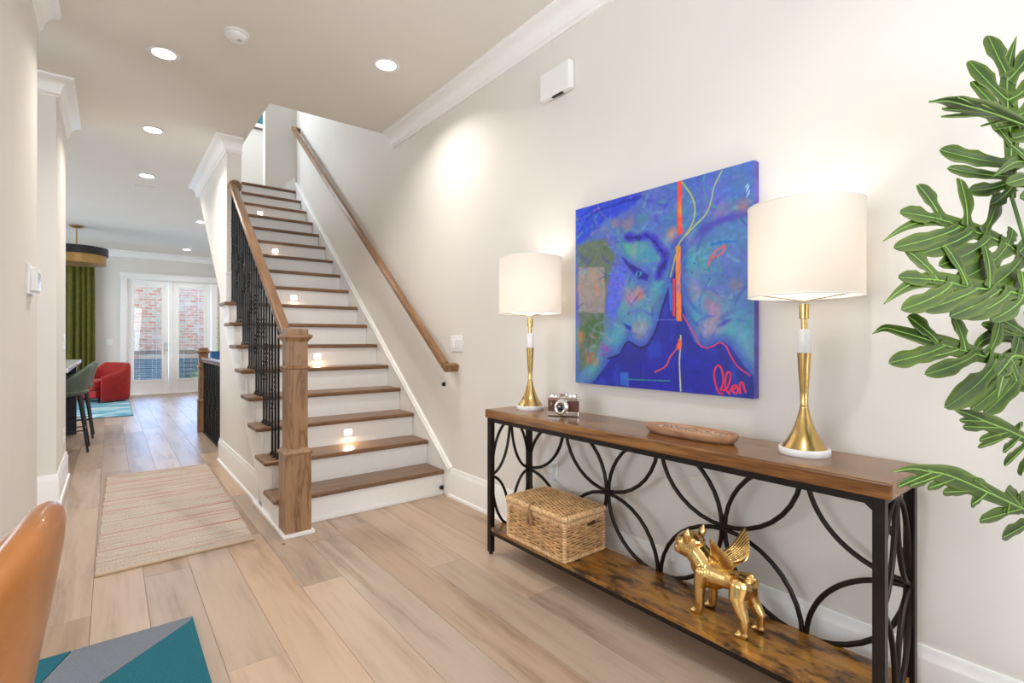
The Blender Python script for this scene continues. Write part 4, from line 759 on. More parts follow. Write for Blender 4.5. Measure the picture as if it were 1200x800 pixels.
for sg in (-1, 1):
    b = MB(); up_ = Vector((0, 0, 1))
    sp1 = (SD*sg*.62 + up_*.80 - FW*.16).normalized(); nw_ = sp1.cross(FW).normalized()       # wing rises outwards
    root = D(.030, sg*.018, .196)
    for k in range(9):                       # long feathers, each next one lower and shorter
        t = k/8; ln = .135 - .072*t; c0 = root - FW*.052*t + sp1*.012
        dd = (sp1*(1-.30*t) - FW*(.22+.42*t)).normalized()
        pts = [c0 + dd*ln*q + up_*.016*q*q + nw_*sg*.0*q - FW*.010*math.sin(q*3.1) + nw_*.0012*k for q in (0, .2, .4, .6, .8, .93, 1)]
        ribbon(b, pts, [.007, .0105, .0115, .0115, .0095, .006, .001], nw_, .0032)
    for k in range(6):                       # short covert feathers over the root
        t = k/5; ln = .062 - .022*t; c0 = root - FW*.046*t; dd = (sp1*(1-.25*t) - FW*(.15+.35*t)).normalized()
        for s2 in (1, -1): ribbon(b, [c0 + dd*ln*q + nw_*s2*.004 for q in (0, .3, .6, .85, 1)], [.007, .010, .010, .007, .001], nw_, .0034)
    b.ell(root - FW*.018, (.012, .034, .016), 14, 8)
    tag(b.build('wing', M_gold, dg_, smooth=60, weld=False))

# ================================================================= CAMERA ORNAMENT, TRAY
co = Vector((1.735, 1.787, H0)); ax = Vector((.575, -.818, 0)); nf = Vector((-.818, -.575, 0)); up = Vector((0, 0, 1))
cm = thing('film_camera', co, 'small vintage silver and brown film camera ornament beside the lamp', 'camera')
M_silver = plain('silver_plate', (.72, .70, .67), .16, metal=1, var=.05); M_brl = plain('brown_leatherette', (.10, .03, .015), .45, var=.2, bump=.3)
def cb_(c, a, n_, u): return co + ax*c + nf*n_ + up*u
b = MB().obox(co + up*.010, ax*.068, nf*.016, up*.009); b.obox(co + up*.066, ax*.068, nf*.016, up*.008); b.build('metal_body', M_silver, cm, bevel=.003)
MB().obox(co + up*.038, ax*.066, nf*.0145, up*.0205).build('leather_panel', M_brl, cm, bevel=.003)
b = MB().obox(co + ax*.0 + up*.082, ax*.018, nf*.016, up*.010); b.build('viewfinder_prism', M_silver, cm, bevel=.006)
for k, (c, rd, h) in enumerate(((-.05, .011, .010), (.048, .011, .012), (.030, .006, .010), (-.032, .008, .007))):
    MB().lathe([(rd, 0), (rd, h*.7), (rd*.85, h), (0, h)], co + ax*c + up*.073, 18).build('dial', M_silver, cm, smooth=35)
lb_ = MB(); ax_l = nf
lb_.lathe([(.029, 0), (.029, .008), (.026, .009), (.026, .020), (.028, .021), (.028, .032), (.024, .034), (.024, .042), (.021, .043), (.017, .041), (.015, .034)], co - ax*.004 + up*.037 + nf*.014, 28, axis=nf)
ln = lb_.build('lens_barrel', M_silver, cm, smooth=35)
MB().lathe([(0, .037), (.010, .036), (.0155, .033)], co - ax*.004 + up*.037 + nf*.014, 24, axis=nf).build('front_glass', plain('dark_lens_glass', (.01, .012, .02), .05, coat=1), ln, smooth=60)
MB().lathe([(.0, .004), (.0065, .004), (.0075, 0)], co - ax*.05 + up*.048 + nf*.0145, 16, axis=nf).build('self_timer', M_silver, cm)

cm.scale = (1.13, 1.13, 1.28)
tr = thing('oval_tray', (1.735, 1.10, H0), 'long oval carved wooden tray with mosaic patterned inlay on the console', 'tray')
M_trayw = wood('pale_carved_wood', [(.36, .19, .10), (.50, .29, .17), (.58, .38, .25)], (14, 4, 14), .5, bands=2, dist=2, rand=False, tint=0)
def oval(rx, ry, z, n=56, ex=2.6):
    P = []
    for k in range(n):
        a = 2*math.pi*k/n; c_, s_ = math.cos(a), math.sin(a)
        P.append(Vector((1.735 + rx*math.copysign(abs(c_)**(2/ex), c_), 1.10 + ry*math.copysign(abs(s_)**(2/ex), s_), H0+z)))
    return P
rings = [oval(.046, .170, 0), oval(.058, .184, .012), oval(.063, .190, .030), oval(.061, .188, .036), oval(.055, .182, .035), oval(.051, .177, .029), oval(.046, .171, .027)]
b = MB(); V = [p for r_ in rings for p in r_]; n = 56; F = [(i*n+k, i*n+(k+1)%n, (i+1)*n+(k+1)%n, (i+1)*n+k) for i in range(6) for k in range(n)] + [tuple(range(n)), tuple(range(6*n, 7*n))]
b.add(V, F).build('tray_body', M_trayw, tr, smooth=50)
rt = random.Random(9); mos = [plain('inlay_%s' % n_, c, .4, var=.1) for n_, c in (('rust', (.50, .10, .03)), ('cream', (.75, .66, .50)), ('grey', (.30, .31, .29)), ('ochre', (.55, .32, .10)), ('charcoal', (.08, .08, .08)))]
b = MB()
for i in range(-5, 6):
    for j in range(-22, 23):
        x, y = i*.0076, j*.0076
        if abs(x/.047)**2.6 + abs(y/.172)**2.6 > .93: continue
        c = rt.choice((0, 1, 1, 2, 3, 4, 1, 0)); rr_ = .0034; z = .0292; a = rt.random()
        b.add([(1.735+x+rr_*math.cos(a+k*math.pi/2), 1.10+y+rr_*math.sin(a+k*math.pi/2), H0+zz_) for zz_ in (z-.003, z) for k in range(4)], [(0,1,2,3),(4,5,6,7),(0,1,5,4),(1,2,6,5),(2,3,7,6),(3,0,4,7)], c)
tag(b.build('mosaic_inlay', mos, tr, weld=False), kind='stuff')

# ================================================================= PLANT
def leaf_mats():
    m, nt, b = nodes('glossy_leaf_green'); N = nt.nodes; L = nt.links
    tc = N.new('ShaderNodeTexCoord'); no = N.new('ShaderNodeTexNoise'); no.inputs['Scale'].default_value = 9; L.new(tc.outputs['Object'], no.inputs['Vector'])
    cr = N.new('ShaderNodeValToRGB'); e = cr.color_ramp.elements; e[0].position = .35; e[1].position = .7; e[0].color = (.007, .032, .003, 1); e[1].color = (.042, .085, .004, 1); L.new(no.outputs['Fac'], cr.inputs['Fac'])
    at = N.new('ShaderNodeAttribute'); at.attribute_name = 'edge'
    mx = N.new('ShaderNodeMix'); mx.data_type = 'RGBA'; L.new(at.outputs['Fac'], mx.inputs[0]); L.new(cr.outputs['Color'], mx.inputs[6]); mx.inputs[7].default_value = (.13, .20, .015, 1)
    L.new(mx.outputs[2], b.inputs['Base Color']); b.inputs['Roughness'].default_value = .36; b.inputs['Specular IOR Level'].default_value = .35
    return [m, plain('pale_leaf_vein', (.20, .36, .06), .4, var=.1)]
ML = leaf_mats()
pl = thing('artificial_plant', (1.70, .02, 0), 'tall green split-leaf philodendron plant at the right edge beside the console', 'plant')
CAMP = Vector((0, 0, 1.15))
def catmull(P, n):
    P = [Vector(p) for p in P]
    if len(P) == 2: return [P[0].lerp(P[1], i/n) for i in range(n+1)]
    Q = [2*P[0]-P[1]] + P + [2*P[-1]-P[-2]]; out = []
    m = len(P)-1
    for i in range(n+1):
        s_ = i/n*m; k = min(int(s_), m-1); t = s_-k; a, b_, c, d = Q[k], Q[k+1], Q[k+2], Q[k+3]
        out.append(.5*((2*b_) + (c-a)*t + (2*a-5*b_+4*c-d)*t*t + (3*b_-3*c+d-a)*t**3))
    return out
def cx(p): return (min(p[0], 1.905), p[1], p[2])
def make_leaf(mid, lobes, idx):
    mid = [cx(p) for p in mid]; lobes = [(cx(a_), cx(b_), c_) for a_, b_, c_ in lobes]
    b = MB(); E = []
    mid = [Vector(p) for p in mid]; c0 = sum(mid, Vector())/len(mid); all_ = mid + [Vector(l[1]) for l in lobes]
    A = np.array([list(p) for p in all_]); A = A - A.mean(0); nrm = Vector(np.linalg.svd(A)[2][2])       # plane of the leaf
    if nrm.dot(Vector((0, 0, 1))) < 0: nrm = -nrm
    rl_ = random.Random(idx)
    def strip(pts, w, prof, fold, lift, vein):
        n = len(pts)
        T = [(pts[min(i+1, n-1)]-pts[max(i-1, 0)]).normalized() for i in range(n)]
        V = []; ed = []
        for i, (p, t) in enumerate(zip(pts, T)):
            s_ = t.cross(nrm); s_ = s_.normalized() if s_.length > 1e-4 else Vector((1, 0, 0)); ww = w*prof[i]
            for j, e_ in ((-1, 1), (-.55, .15), (0, 0), (.55, .15), (1, 1)):
                V.append(p + s_*ww*j + nrm*(abs(j)*ww*fold + lift)); ed.append(e_)
        F = [(i*5+k, i*5+k+1, (i+1)*5+k+1, (i+1)*5+k) for i in range(n-1) for k in range(4)]
        b.add(V, F, 0); E.extend(ed)
        if vein:
            V = []; hw = vein
            for i, (p, t) in enumerate(zip(pts, T)):
                s_ = t.cross(nrm); s_ = s_.normalized() if s_.length > 1e-4 else Vector((1, 0, 0)); h = hw*(1-.75*i/(n-1))
                for sg in (1, -1):
                    V += [p - s_*h + nrm*(lift + sg*.0006), p + nrm*(lift + sg*.0022), p + s_*h + nrm*(lift + sg*.0006)]
            F = []
            for i in range(n-1):
                for o_ in (0, 3): F += [(i*6+o_+k, i*6+o_+k+1, (i+1)*6+o_+k+1, (i+1)*6+o_+k) for k in range(2)]
            b.add(V, F, 1); E.extend([0]*len(V))
    mc = catmull(mid, 30)
    # central blade
    ll = sorted((Vector(l[1])-Vector(l[0])).length for l in lobes); wb = max(.008, min(.024, .22*ll[len(ll)//2]))
    strip(mc, wb, [min(1, .35 + 1.3*min(i/30, .5)) * (1 if i < 16 else max(.04, (1-(i-16)/14)**.8)) for i in range(31)], .12, 0, .0026)
    for j, (root, tip, w_) in enumerate(lobes):
        root = Vector(root); tip = Vector(tip); k = min(range(31), key=lambda q_: (mc[q_]-root).length)
        fw = (mc[min(k+2, 30)]-mc[max(k-2, 0)]).normalized(); L_ = (tip-root).length
        ctrl = root.lerp(tip, .45) - fw*L_*.10 + nrm*L_*.03
        n = 18; pts = []; ts = [1-(1-i/n)**1.5 for i in range(n+1)]
        for i in range(n+1):
            t = ts[i]; pts.append(mc[k]*(1-t)**2 + ctrl*2*t*(1-t) + tip*t*t - nrm*.10*L_*t*t*0)
        prof = []
        for i in range(n+1):
            t = ts[i]; v = .95 - .45*math.sin(min(t/.55, 1)*math.pi)*.8 + (.10*math.sin(t*9+j)) if t < .55 else .98 + .10*math.sin(t*11+j)
            v *= 1 + .06*math.sin(t*23+j*2)
            if t > .72: v *= max(.0, 1-((t-.72)/.28)**2.4)**.5
            prof.append(max(v, .02))
        strip(pts, w_*.51, prof, .16, .0006*(j % 4) , .0015)
    me = b.mesh('leaf', ML, pl.location, smooth=None, weld=False)
    me.polygons.foreach_set('use_smooth', [True]*len(me.polygons))
    at = me.attributes.new('edge', 'FLOAT', 'POINT'); at.data.foreach_set('value', [e_*.55 for e_ in E])
    o = bpy.data.objects.new('leaf', me); COL.objects.link(o); o.parent = pl
    sd_ = o.modifiers.new('thickness', 'SOLIDIFY'); sd_.thickness = .0012; sd_.offset = 0
    return mid[0]
stem_top = Vector((1.74, .03, 1.05))
for i, (mid, lobes) in enumerate(LEAVES):
    b0 = make_leaf(mid, lobes, i)
    m1 = Vector(mid[1]); d_ = (b0 - m1).normalized()
    st = Vector((1.71 + .012*math.cos(i*2.4), .02 + .012*math.sin(i*2.4), .60 + .05*(i % 5)))
    MB().tube([Vector(cx(q_)) for q_ in catmull([st, st.lerp(b0, .55) + Vector((-.02, -.02, -.10)), b0], 12)], [.0075-.0003*k for k in range(13)], 7).build('petiole', plain('green_petiole', (.12, .22, .05), .45), pl, smooth=60)
MB().lathe([(.10, 0), (.115, .01), (.15, .26), (.155, .30), (.145, .30), (.14, .27), (0, .27)], (1.70, .02, 0), 40).build('pot', plain('white_ceramic_pot', (.75, .74, .72), .3), pl, smooth=40)
MB().lathe([(.0, .292), (.06, .290), (.139, .272)], (1.70, .02, 0), 24).build('soil', plain('dark_soil', (.05, .03, .02), .95, bump=.6), pl)
MB().tube([(1.70, .02, .27), (1.71, .02, .5), (1.71, .02, .85)], [.026, .022, .016], 10).build('trunk', plain('brown_trunk', (.13, .09, .05), .8, bump=.5), pl, smooth=60)

# ================================================================= RUGS
rg = thing('striped_runner_rug', (.33, 4.3, 0), 'beige woven runner rug with thin red stripes in the hallway', 'rug')
def stripe_mat():
    m, nt, b = nodes('striped_jute'); N = nt.nodes; L = nt.links
    tc = N.new('ShaderNodeTexCoord'); sx = N.new('ShaderNodeSeparateXYZ'); L.new(tc.outputs['Object'], sx.inputs[0])
    n0 = N.new('ShaderNodeTexNoise'); n0.inputs['Scale'].default_value = 3.5; L.new(tc.outputs['Object'], n0.inputs['Vector'])
    ad = N.new('ShaderNodeMath'); ad.operation = 'MULTIPLY_ADD'; L.new(n0.outputs['Fac'], ad.inputs[0]); ad.inputs[1].default_value = .012; L.new(sx.outputs['Y'], ad.inputs[2])
    cmb = N.new('ShaderNodeCombineXYZ'); L.new(ad.outputs[0], cmb.inputs[1]); xs = N.new('ShaderNodeMath'); xs.operation = 'MULTIPLY'; xs.inputs[1].default_value = .012; L.new(sx.outputs['X'], xs.inputs[0]); L.new(xs.outputs[0], cmb.inputs[0])
    n1 = N.new('ShaderNodeTexNoise'); n1.inputs['Scale'].default_value = 30; n1.inputs['Detail'].default_value = 3; n1.inputs['Roughness'].default_value = .7; L.new(cmb.outputs[0], n1.inputs['Vector'])
    cr = N.new('ShaderNodeValToRGB'); cr.color_ramp.interpolation = 'LINEAR'; e = cr.color_ramp.elements
    st = [(.0, (.46, .38, .30)), (.355, (.46, .38, .30)), (.37, (.42, .10, .09)), (.405, (.45, .12, .10)), (.42, (.55, .46, .37)), (.455, (.38, .37, .33)), (.49, (.58, .50, .41)), (.53, (.44, .37, .29)), (.56, (.56, .50, .42)), (.585, (.50, .45, .36)), (.60, (.47, .15, .12)), (.63, (.56, .47, .38)), (.67, (.42, .36, .31)), (1, (.42, .36, .31))]
    e[0].position = 0; e[0].color = (*st[0][1], 1); e[1].position = 1; e[1].color = (*st[-1][1], 1)
    for p, c in st[1:-1]: q_ = e.new(p); q_.color = (*c, 1)
    L.new(n1.outputs['Fac'], cr.inputs['Fac'])
    wv = N.new('ShaderNodeTexNoise'); wv.inputs['Scale'].default_value = 1; mp = N.new('ShaderNodeMapping'); mp.inputs['Scale'].default_value = (160, 60, 1); L.new(tc.outputs['Object'], mp.inputs[0]); L.new(mp.outputs[0], wv.inputs['Vector'])
    mx = N.new('ShaderNodeMix'); mx.data_type = 'RGBA'; mx.blend_type = 'OVERLAY'; mx.inputs[0].default_value = .55; L.new(cr.outputs['Color'], mx.inputs[6]); L.new(wv.outputs['Fac'], mx.inputs[7])
    L.new(mx.outputs[2], b.inputs['Base Color']); b.inputs['Roughness'].default_value = .95
    bp = N.new('ShaderNodeBump'); bp.inputs['Strength'].default_value = .5; bp.inputs['Distance'].default_value = .004; L.new(wv.outputs['Fac'], bp.inputs['Height']); L.new(bp.outputs[0], b.inputs['Normal'])
    return m
# ribbed weave: a ridge per weft row
b = MB(); ys_ = np.linspace(3.20, 5.41, 200); V = []; F = []
for k, y in enumerate(ys_):
    z = .009 + .0014*(k % 2); t = (y-3.20)/2.21; xl = -.062 + .036*t + .003*math.sin(k*.35); xr = .646 + .046*t + .003*math.sin(k*.28+1); yl = y - .018*(1-t); yr = y - .03*t + .012
    V += [(xl, yl, .001), (xl, yl, z), (xr, yr, z), (xr, yr, .001)]
for k in range(199):
    for j in range(3): F.append((k*4+j, k*4+j+1, k*4+4+j+1, k*4+4+j))
F += [(0,1,2,3), tuple(199*4+j for j in (3,2,1,0))]
b.add(V, F).build('woven_field', stripe_mat(), rg)
M_hem = plain('beige_hem', (.55, .42, .30), .9, bump=.4)
MB().obox((.292, 3.193, .0065), (.355, .014, 0), (-.0004, .010, 0), (0, 0, .0055)).build('hem', M_hem, rg, bevel=.003)
MB().obox((.332, 5.400, .0065), (.359, -.009, 0), (.0003, .010, 0), (0, 0, .0055)).build('hem', M_hem, rg, bevel=.003)

tg = thing('geometric_rug', (-.9, 1.0, 0), 'teal and grey geometric rug at the bottom left corner', 'rug')
M_teal = plain('teal_pile', (.003, .115, .155), .95, var=.3, scale=260, bump=.8, bscale=350)
M_grey = plain('grey_pile', (.165, .185, .215), .95, var=.2, scale=260, bump=.8, bscale=350)
P2 = lambda poly, m, nm: MB().prism(poly, .0, .012, 'z').build(nm, m, tg)
rx, ry = .263, 2.457
P2([(rx, ry-.002), (rx, -.6), (-.75, 1.2), (-.52, 1.72), (.25, ry-.035)], M_teal, 'teal_patch')     # large teal wedge
P2([(rx, ry), (rx, ry-.002), (.25, ry-.035), (-.35, 1.885), (-.11, ry)], M_grey, 'grey_patch')
P2([(-.115, ry), (-.355, 1.88), (-.53, 1.715), (-1.6, 2.0), (-2.2, ry)], M_teal, 'teal_patch')
P2([(-.535, 1.71), (-.76, 1.2), (-2.2, .9), (-2.2, ry-.01), (-1.61, 1.995)], M_grey, 'grey_patch')
P2([(rx, -.61), (-2.2, -.9), (-2.2, .89), (-.76, 1.19)], M_grey, 'grey_patch')
br_ = thing('blue_rug', (-.9, 11.0, 0), 'pale blue and white streaked rug under the red armchair', 'rug')
def blue_mat():
    m, nt, b = nodes('blue_streaked_pile'); N = nt.nodes; L = nt.links
    tc = N.new('ShaderNodeTexCoord'); mp = N.new('ShaderNodeMapping'); mp.inputs['Scale'].default_value = (1.2, 3.6, 1); mp.inputs['Rotation'].default_value = (0, 0, .35); L.new(tc.outputs['Object'], mp.inputs[0])
    no = N.new('ShaderNodeTexNoise'); no.inputs['Scale'].default_value = 1.7; no.inputs['Detail'].default_value = 6; no.inputs['Distortion'].default_value = 1.2; L.new(mp.outputs[0], no.inputs['Vector'])
    cr = N.new('ShaderNodeValToRGB'); e = cr.color_ramp.elements; e[0].position = .38; e[0].color = (.06, .30, .42, 1); e[1].position = .62; e[1].color = (.70, .74, .66, 1)
    q_ = e.new(.48); q_.color = (.15, .42, .55, 1); q_ = e.new(.55); q_.color = (.34, .58, .66, 1)
    L.new(no.outputs['Fac'], cr.inputs['Fac']); L.new(cr.outputs['Color'], b.inputs['Base Color']); b.inputs['Roughness'].default_value = .95; return m
MB().box(-2.2, 9.58, .004, .262, 12.6, .014).build('pile', blue_mat(), br_)
MB().box(-2.205, 9.57, 0, .268, 12.61, .007).build('binding', plain('dark_rug_binding', (.03, .04, .05), .9), br_)

# ================================================================= CHAIRS
def shell(b, C, half, Rx, Ry, d0, zbot, ztop, th, n=40, ex=2.0, flare=0, closed_bottom=True, lean=0):
    """U-shaped padded shell. C centre, half = half angle, d0 = direction of the back, ztop(t) for t in -1..1, flare = outward lean towards the top"""
    rings = []
    for i in range(n+1):
        t = -1 + 2*i/n; a = t*half; c_, s_ = math.cos(a), math.sin(a)
        ux = math.copysign(abs(c_)**(2/ex), c_); uy = math.copysign(abs(s_)**(2/ex), s_)
        zt_ = ztop(t); zb_ = zbot(t) if callable(zbot) else zbot; R_ = []
        e_ = 1 - .0
        prof = [(-th/2, 0), (-th/2, .5), (-th/2, .88), (-th*.36, .965), (0, 1.0), (th*.36, .965), (th/2, .88), (th/2, .5), (th/2, 0), (th*.3, -.02), (-th*.3, -.02)]
        for o_, h in prof:
            fl_ = flare*h; px = ux*(Rx+fl_) + c_*o_; py = uy*(Ry+fl_) + s_*o_
            x = C[0] + px*math.cos(d0) - py*math.sin(d0); y = C[1] + px*math.sin(d0) + py*math.cos(d0)
            R_.append((x, y, zb_ + (zt_-zb_)*h))
        rings.append(R_)
    m = len(rings[0]); V = [p for r_ in rings for p in r_]
    F = [(i*m+k, i*m+(k+1)%m, (i+1)*m+(k+1)%m, (i+1)*m+k) for i in range(n) for k in range(m)] + [tuple(range(m))[::-1], tuple(range(n*m, (n+1)*m))]
    b.add(V, F)
# red armchair, open side towards the left
ac = thing('armchair', (-.02, 12.08, 0), 'red velvet barrel armchair on the blue rug by the glass doors', 'armchair')
def smst(x): x = max(0, min(1, x)); return x*x*(3-2*x)
b = MB(); shell(b, (-.135, 12.05), R(125), .30, .33, R(35), .045, lambda t: .50 + .23*smst((.92-abs(t))/.60), .12, 56, 3.6, flare=.015); b.build('upholstered_shell', M_red, ac, smooth=80, subsurf=1)
af = Vector((math.cos(R(35)), math.sin(R(35)), 0)); asd = Vector((-af.y, af.x, 0)); c_ = Vector((-.135, 12.05, 0))
MB().obox(c_ - af*.06 + Vector((0, 0, .33)), af*.27, asd*.28, (0, 0, .09)).build('seat_cushion', M_red, ac, bevel=.05, seg=4)
MB().obox(c_ - af*.03 + Vector((0, 0, .17)), af*.26, asd*.27, (0, 0, .07)).build('seat_base', M_red, ac, bevel=.02)
for x, y in [tuple((c_ + af*i_*.2 + asd*j_*.22)[:2]) for i_ in (-1, 1) for j_ in (-1, 1)]: MB().tube([(x, y, .012), (x, y, .11)], [.012, .02], 8).build('leg', M_blackwood, ac)
# counter stools
def stool(x, y):
    t = thing('counter_stool', (x, y, 0), 'sage green velvet counter stool with black legs, nearer the hallway column', 'stool', 'green stools at the kitchen island')
    b = MB(); shell(b, (x-.02, y), R(112), .17, .20, R(0), lambda t_: .60 + .04*abs(t_), lambda t_: .73 + .17*smst((.95-abs(t_))/.8), .042, 36, 2.3, flare=.075); b.build('backrest', M_green, t, smooth=80, subsurf=1)
    MB().ell((x-.02, y, .615), (.215, .225, .055), 28, 12).build('seat', M_green, t, smooth=80)
    for sx in (-1, 1):
        for sy in (-1, 1): MB().tube([(x+sx*.12, y+sy*.12, .58), (x+sx*.19, y+sy*.185, 0)], [.017, .010], 8).build('leg', M_blackwood, t, smooth=50)
    P = [(x+sx*.165, y+sy*.16, .22) for sx, sy in ((-1,-1),(1,-1),(1,1),(-1,1))]; MB().tube(P, .007, 6, closed=True).build('footrest', M_blackwood, t)
    return t
s0 = stool(-.375, 6.95); s1 = copy_tree(s0, (-.355, 7.85, 0)); s1['label'] = 'sage green velvet counter stool with black legs, farther one near the armchair'
il = thing('kitchen_island', (-.9, 6.9, 0), 'dark navy kitchen island with pale stone counter behind the column', 'island')
MB().box(-1.5, 5.9, 0, -.58, 8.2, .86).build('cabinet', M_navy, il, bevel=.004)
MB().box(-1.5, 8.12, 0, -.33, 8.20, .86).build('end_panel', M_navy, il, bevel=.004)
MB().box(-1.55, 5.8, .865, -.29, 8.3, .905).build('countertop', M_counter, il, bevel=.004)
# tan dining chair, back towards the hall
dc = thing('dining_chair', (-.40, 1.16, 0), 'tan leather tub dining chair at the lower left edge on the teal rug', 'chair')
b = MB(); shell(b, (-.357, 1.10), R(105), .20, .21, R(-5), lambda t_: .44 + .03*abs(t_), lambda t_: max(.66, .898 - .11*(abs(t_)*105/50)**1.6), .066, 52, 2.1, flare=.078); b.build('backrest', M_leather, dc, smooth=80, subsurf=1)
MB().ell((-.40, 1.10, .455), (.22, .22, .05), 32, 12).build('seat', M_leather, dc, smooth=80)
for sx in (-1, 1):
    for sy in (-1, 1): MB().tube([(-.39+sx*.13, 1.11+sy*.13, .43), (-.39+sx*.2, 1.11+sy*.2, .012)], [.014, .009], 8).build('leg', M_blackwood, dc, smooth=50)

# ================================================================= CURTAIN, PENDANT, VASE
cu = thing('curtain', (-.5, 12.95, 0), 'olive green velvet curtain panel hanging beside the glass doors', 'curtain')
b = MB(); n = 110; V = []; F = []
for i in range(n+1):
    t = i/n; x = -.78 + .53*t
    for j, z in enumerate((.03, .6, 1.2, 1.8, 2.3, 2.62)):
        am = .035 - .010*j/5; V.append((x + (.02*(1-j/5))*(t-.4) , 12.96 + am*math.sin(t*2*math.pi*5.5 + 1.3*math.sin(t*9) + .25*math.sin(j*1.2)) + .008*math.sin(t*47) , z))
for i in range(n):
    for j in range(5): F.append((i*6+j, i*6+j+1, (i+1)*6+j+1, (i+1)*6+j))
o = b.add(V, F).build('fabric_panel', M_curt, cu, smooth=80); sd_ = o.modifiers.new('thickness', 'SOLIDIFY'); sd_.thickness = .004
MB().tube([(-2.6, 12.96, 2.65), (-.2, 12.96, 2.65)], .012, 8).ell((-.18, 12.96, 2.65), (.022, .022, .022), 10, 8).build('curtain_rod', M_iron, cu, smooth=50)
MB().tube([(-.24, 12.96, 2.65), (-.24, 13.1, 2.65)], .008, 6).build('rod_bracket', M_iron, cu)
pe = thing('pendant_lamp', (-.43, 10.65, CZ), 'two-tier drum pendant with black upper band and brass lower band hanging from the ceiling', 'pendant lamp')
px, py = -.43, 10.65
M_pb = plain('aged_brass', (.48, .29, .11), .35, metal=.85)
MB().lathe([(.09, -.001), (.09, -.02), (.07, -.03), (0, -.03)], (px, py, CZ), 24).build('canopy', M_pb, pe, smooth=40)
MB().tube([(px, py, CZ-.03), (px, py, 2.62)], .010, 8).lathe([(.018, 0), (.018, .07)], (px, py, 2.60), 12).build('rod', M_pb, pe)
MB().lathe([(.40, 2.50), (.40, 2.62), (.395, 2.62), (.395, 2.50), (.40, 2.50)], (px, py, 0), 48).lathe([(0, 2.612), (.397, 2.612), (.397, 2.618), (0, 2.618)], (px, py, 0), 48).build('upper_drum', M_blackwood, pe, smooth=40)
MB().lathe([(.37, 2.36), (.37, 2.52), (.365, 2.52), (.365, 2.36), (.37, 2.36)], (px, py, 0), 48).build('lower_drum', M_pb, pe, smooth=40)
MB().lathe([(0, 2.375), (.36, 2.375), (.36, 2.38), (0, 2.38)], (px, py, 0), 48).build('diffuser', emis('pendant_diffuser', (1, .82, .6), 1.6), pe)
# blue planter beyond the guard rail
vs = thing('console_cabinet', (1.33, 8.95, 0), 'low white side cabinet behind the guard rail', 'cabinet')
MB().box(1.10, 8.75, .0, 1.6, 9.15, .82).build('body', M_trim, vs, bevel=.005)
bx_ = thing('blue_basket', (1.28, 8.92, .82), 'small blue slatted box on the side cabinet beyond the guard rail', 'box')
b = MB(); M_blue = plain('bright_blue_paint', (.03, .15, .38), .5)
for k in range(5): b.box(1.21+.05*k-.016, 8.84, .826, 1.21+.05*k+.016, 8.845, .96)
b.box(1.19, 8.846, .826, 1.43, 9.0, .95); b.build('slatted_front', M_blue, bx_)
MB().box(1.185, 8.83, .955, 1.435, 9.01, .975).build('rim', M_blue, bx_)
MB().box(1.185, 8.83, .82, 1.435, 9.01, .828).build('base', M_blue, bx_)
tp = thing('potted_branch', (1.30, 8.92, .975), 'thin sprig with small pale leaves standing in the blue box', 'plant')
b = MB(); b.tube([(1.30, 8.92, .90), (1.31, 8.92, 1.2), (1.30, 8.93, 1.45)], [.005, .004, .002], 6).build('stem', ML[1], tp)
b = MB(); r3 = random.Random(2)
for k in range(26):
    z = 1.0 + .46*k/25; a = k*2.4; c = Vector((1.305, 8.92, z)); d = Vector((math.cos(a), math.sin(a), .5)).normalized(); q = d.orthogonal().normalized()
    b.add([c, c + d*.025 + q*.010, c + d*.05, c + d*.025 - q*.010], [(0,1,2,3)])
b.build('leaves', plain('pale_green_leaf', (.35, .42, .22), .6), tp, weld=False)

# ================================================================= CEILING FIXTURES AND WALL PLATES
M_ring = plain('white_trim_ring', (.85, .84, .82), .5)
LT = [(.263, 3.90, 'recessed ceiling light nearest the top left'), (1.43, 3.15, 'recessed ceiling light near the right wall crown'), (.284, 5.38, 'second recessed light along the hallway ceiling'), (.312, 6.93, 'third recessed light along the hallway ceiling'), (1.10, 9.12, 'recessed ceiling light half behind the stair wall'), (1.20, 12.1, 'farthest recessed ceiling light, above the glass doors'),
      (.60, .3, 'unseen recessed ceiling light added over the entry as fill')]  # this last one is added out of view for more ambient light
for x, y, lab in LT:
    t = thing('recessed_light', (x, y, CZ), lab, 'ceiling light', 'recessed ceiling lights')
    MB().lathe([(.062, -.001), (.088, -.001), (.092, -.003), (.088, -.006), (.070, -.006), (.062, -.003)], (x, y, CZ), 32).build('trim_ring', M_ring, t, smooth=40)
    MB().lathe([(0, -.0035), (.066, -.0035), (.066, -.0015), (0, -.0015)], (x, y, CZ), 32).build('lens', M_led, t)
    area('downlight', (x, y, CZ-.012), (0, 0, 0), .13, 8.5, (1, .95, .88), shape='DISK', spread=135)
t = thing('smoke_detector', (.584, 3.38, CZ), 'round white smoke detector on the ceiling', 'smoke detector')
MB().lathe([(.070, 0), (.070, -.010), (.060, -.013)], (.584, 3.38, CZ), 32).build('base_plate', M_white, t, smooth=40)
MB().lathe([(.058, -.012), (.056, -.026), (.045, -.038), (.022, -.042), (0, -.042)], (.584, 3.38, CZ), 32).build('cover', M_white, t, smooth=40)
MB().lathe([(.012, -.041), (.012, -.045), (0, -.045)], (.600, 3.365, CZ), 16).build('test_button', plain('light_grey_plastic', (.5, .5, .5), .4), t)
t = thing('ceiling_vent', (.315, 7.45, CZ), 'slim white ceiling vent beyond the third hallway light', 'vent')
MB().box(.20, 7.40, CZ-.006, .43, 7.50, CZ).build('frame', M_ring, t, bevel=.002)
for k in range(4): MB().box(.215, 7.412+.021*k, CZ-.010, .415, 7.418+.021*k, CZ-.005).build('louver', M_ring, t)
t = thing('door_chime', (WX-.02, 2.055, 2.50), 'white rectangular door chime box high on the right wall', 'chime')
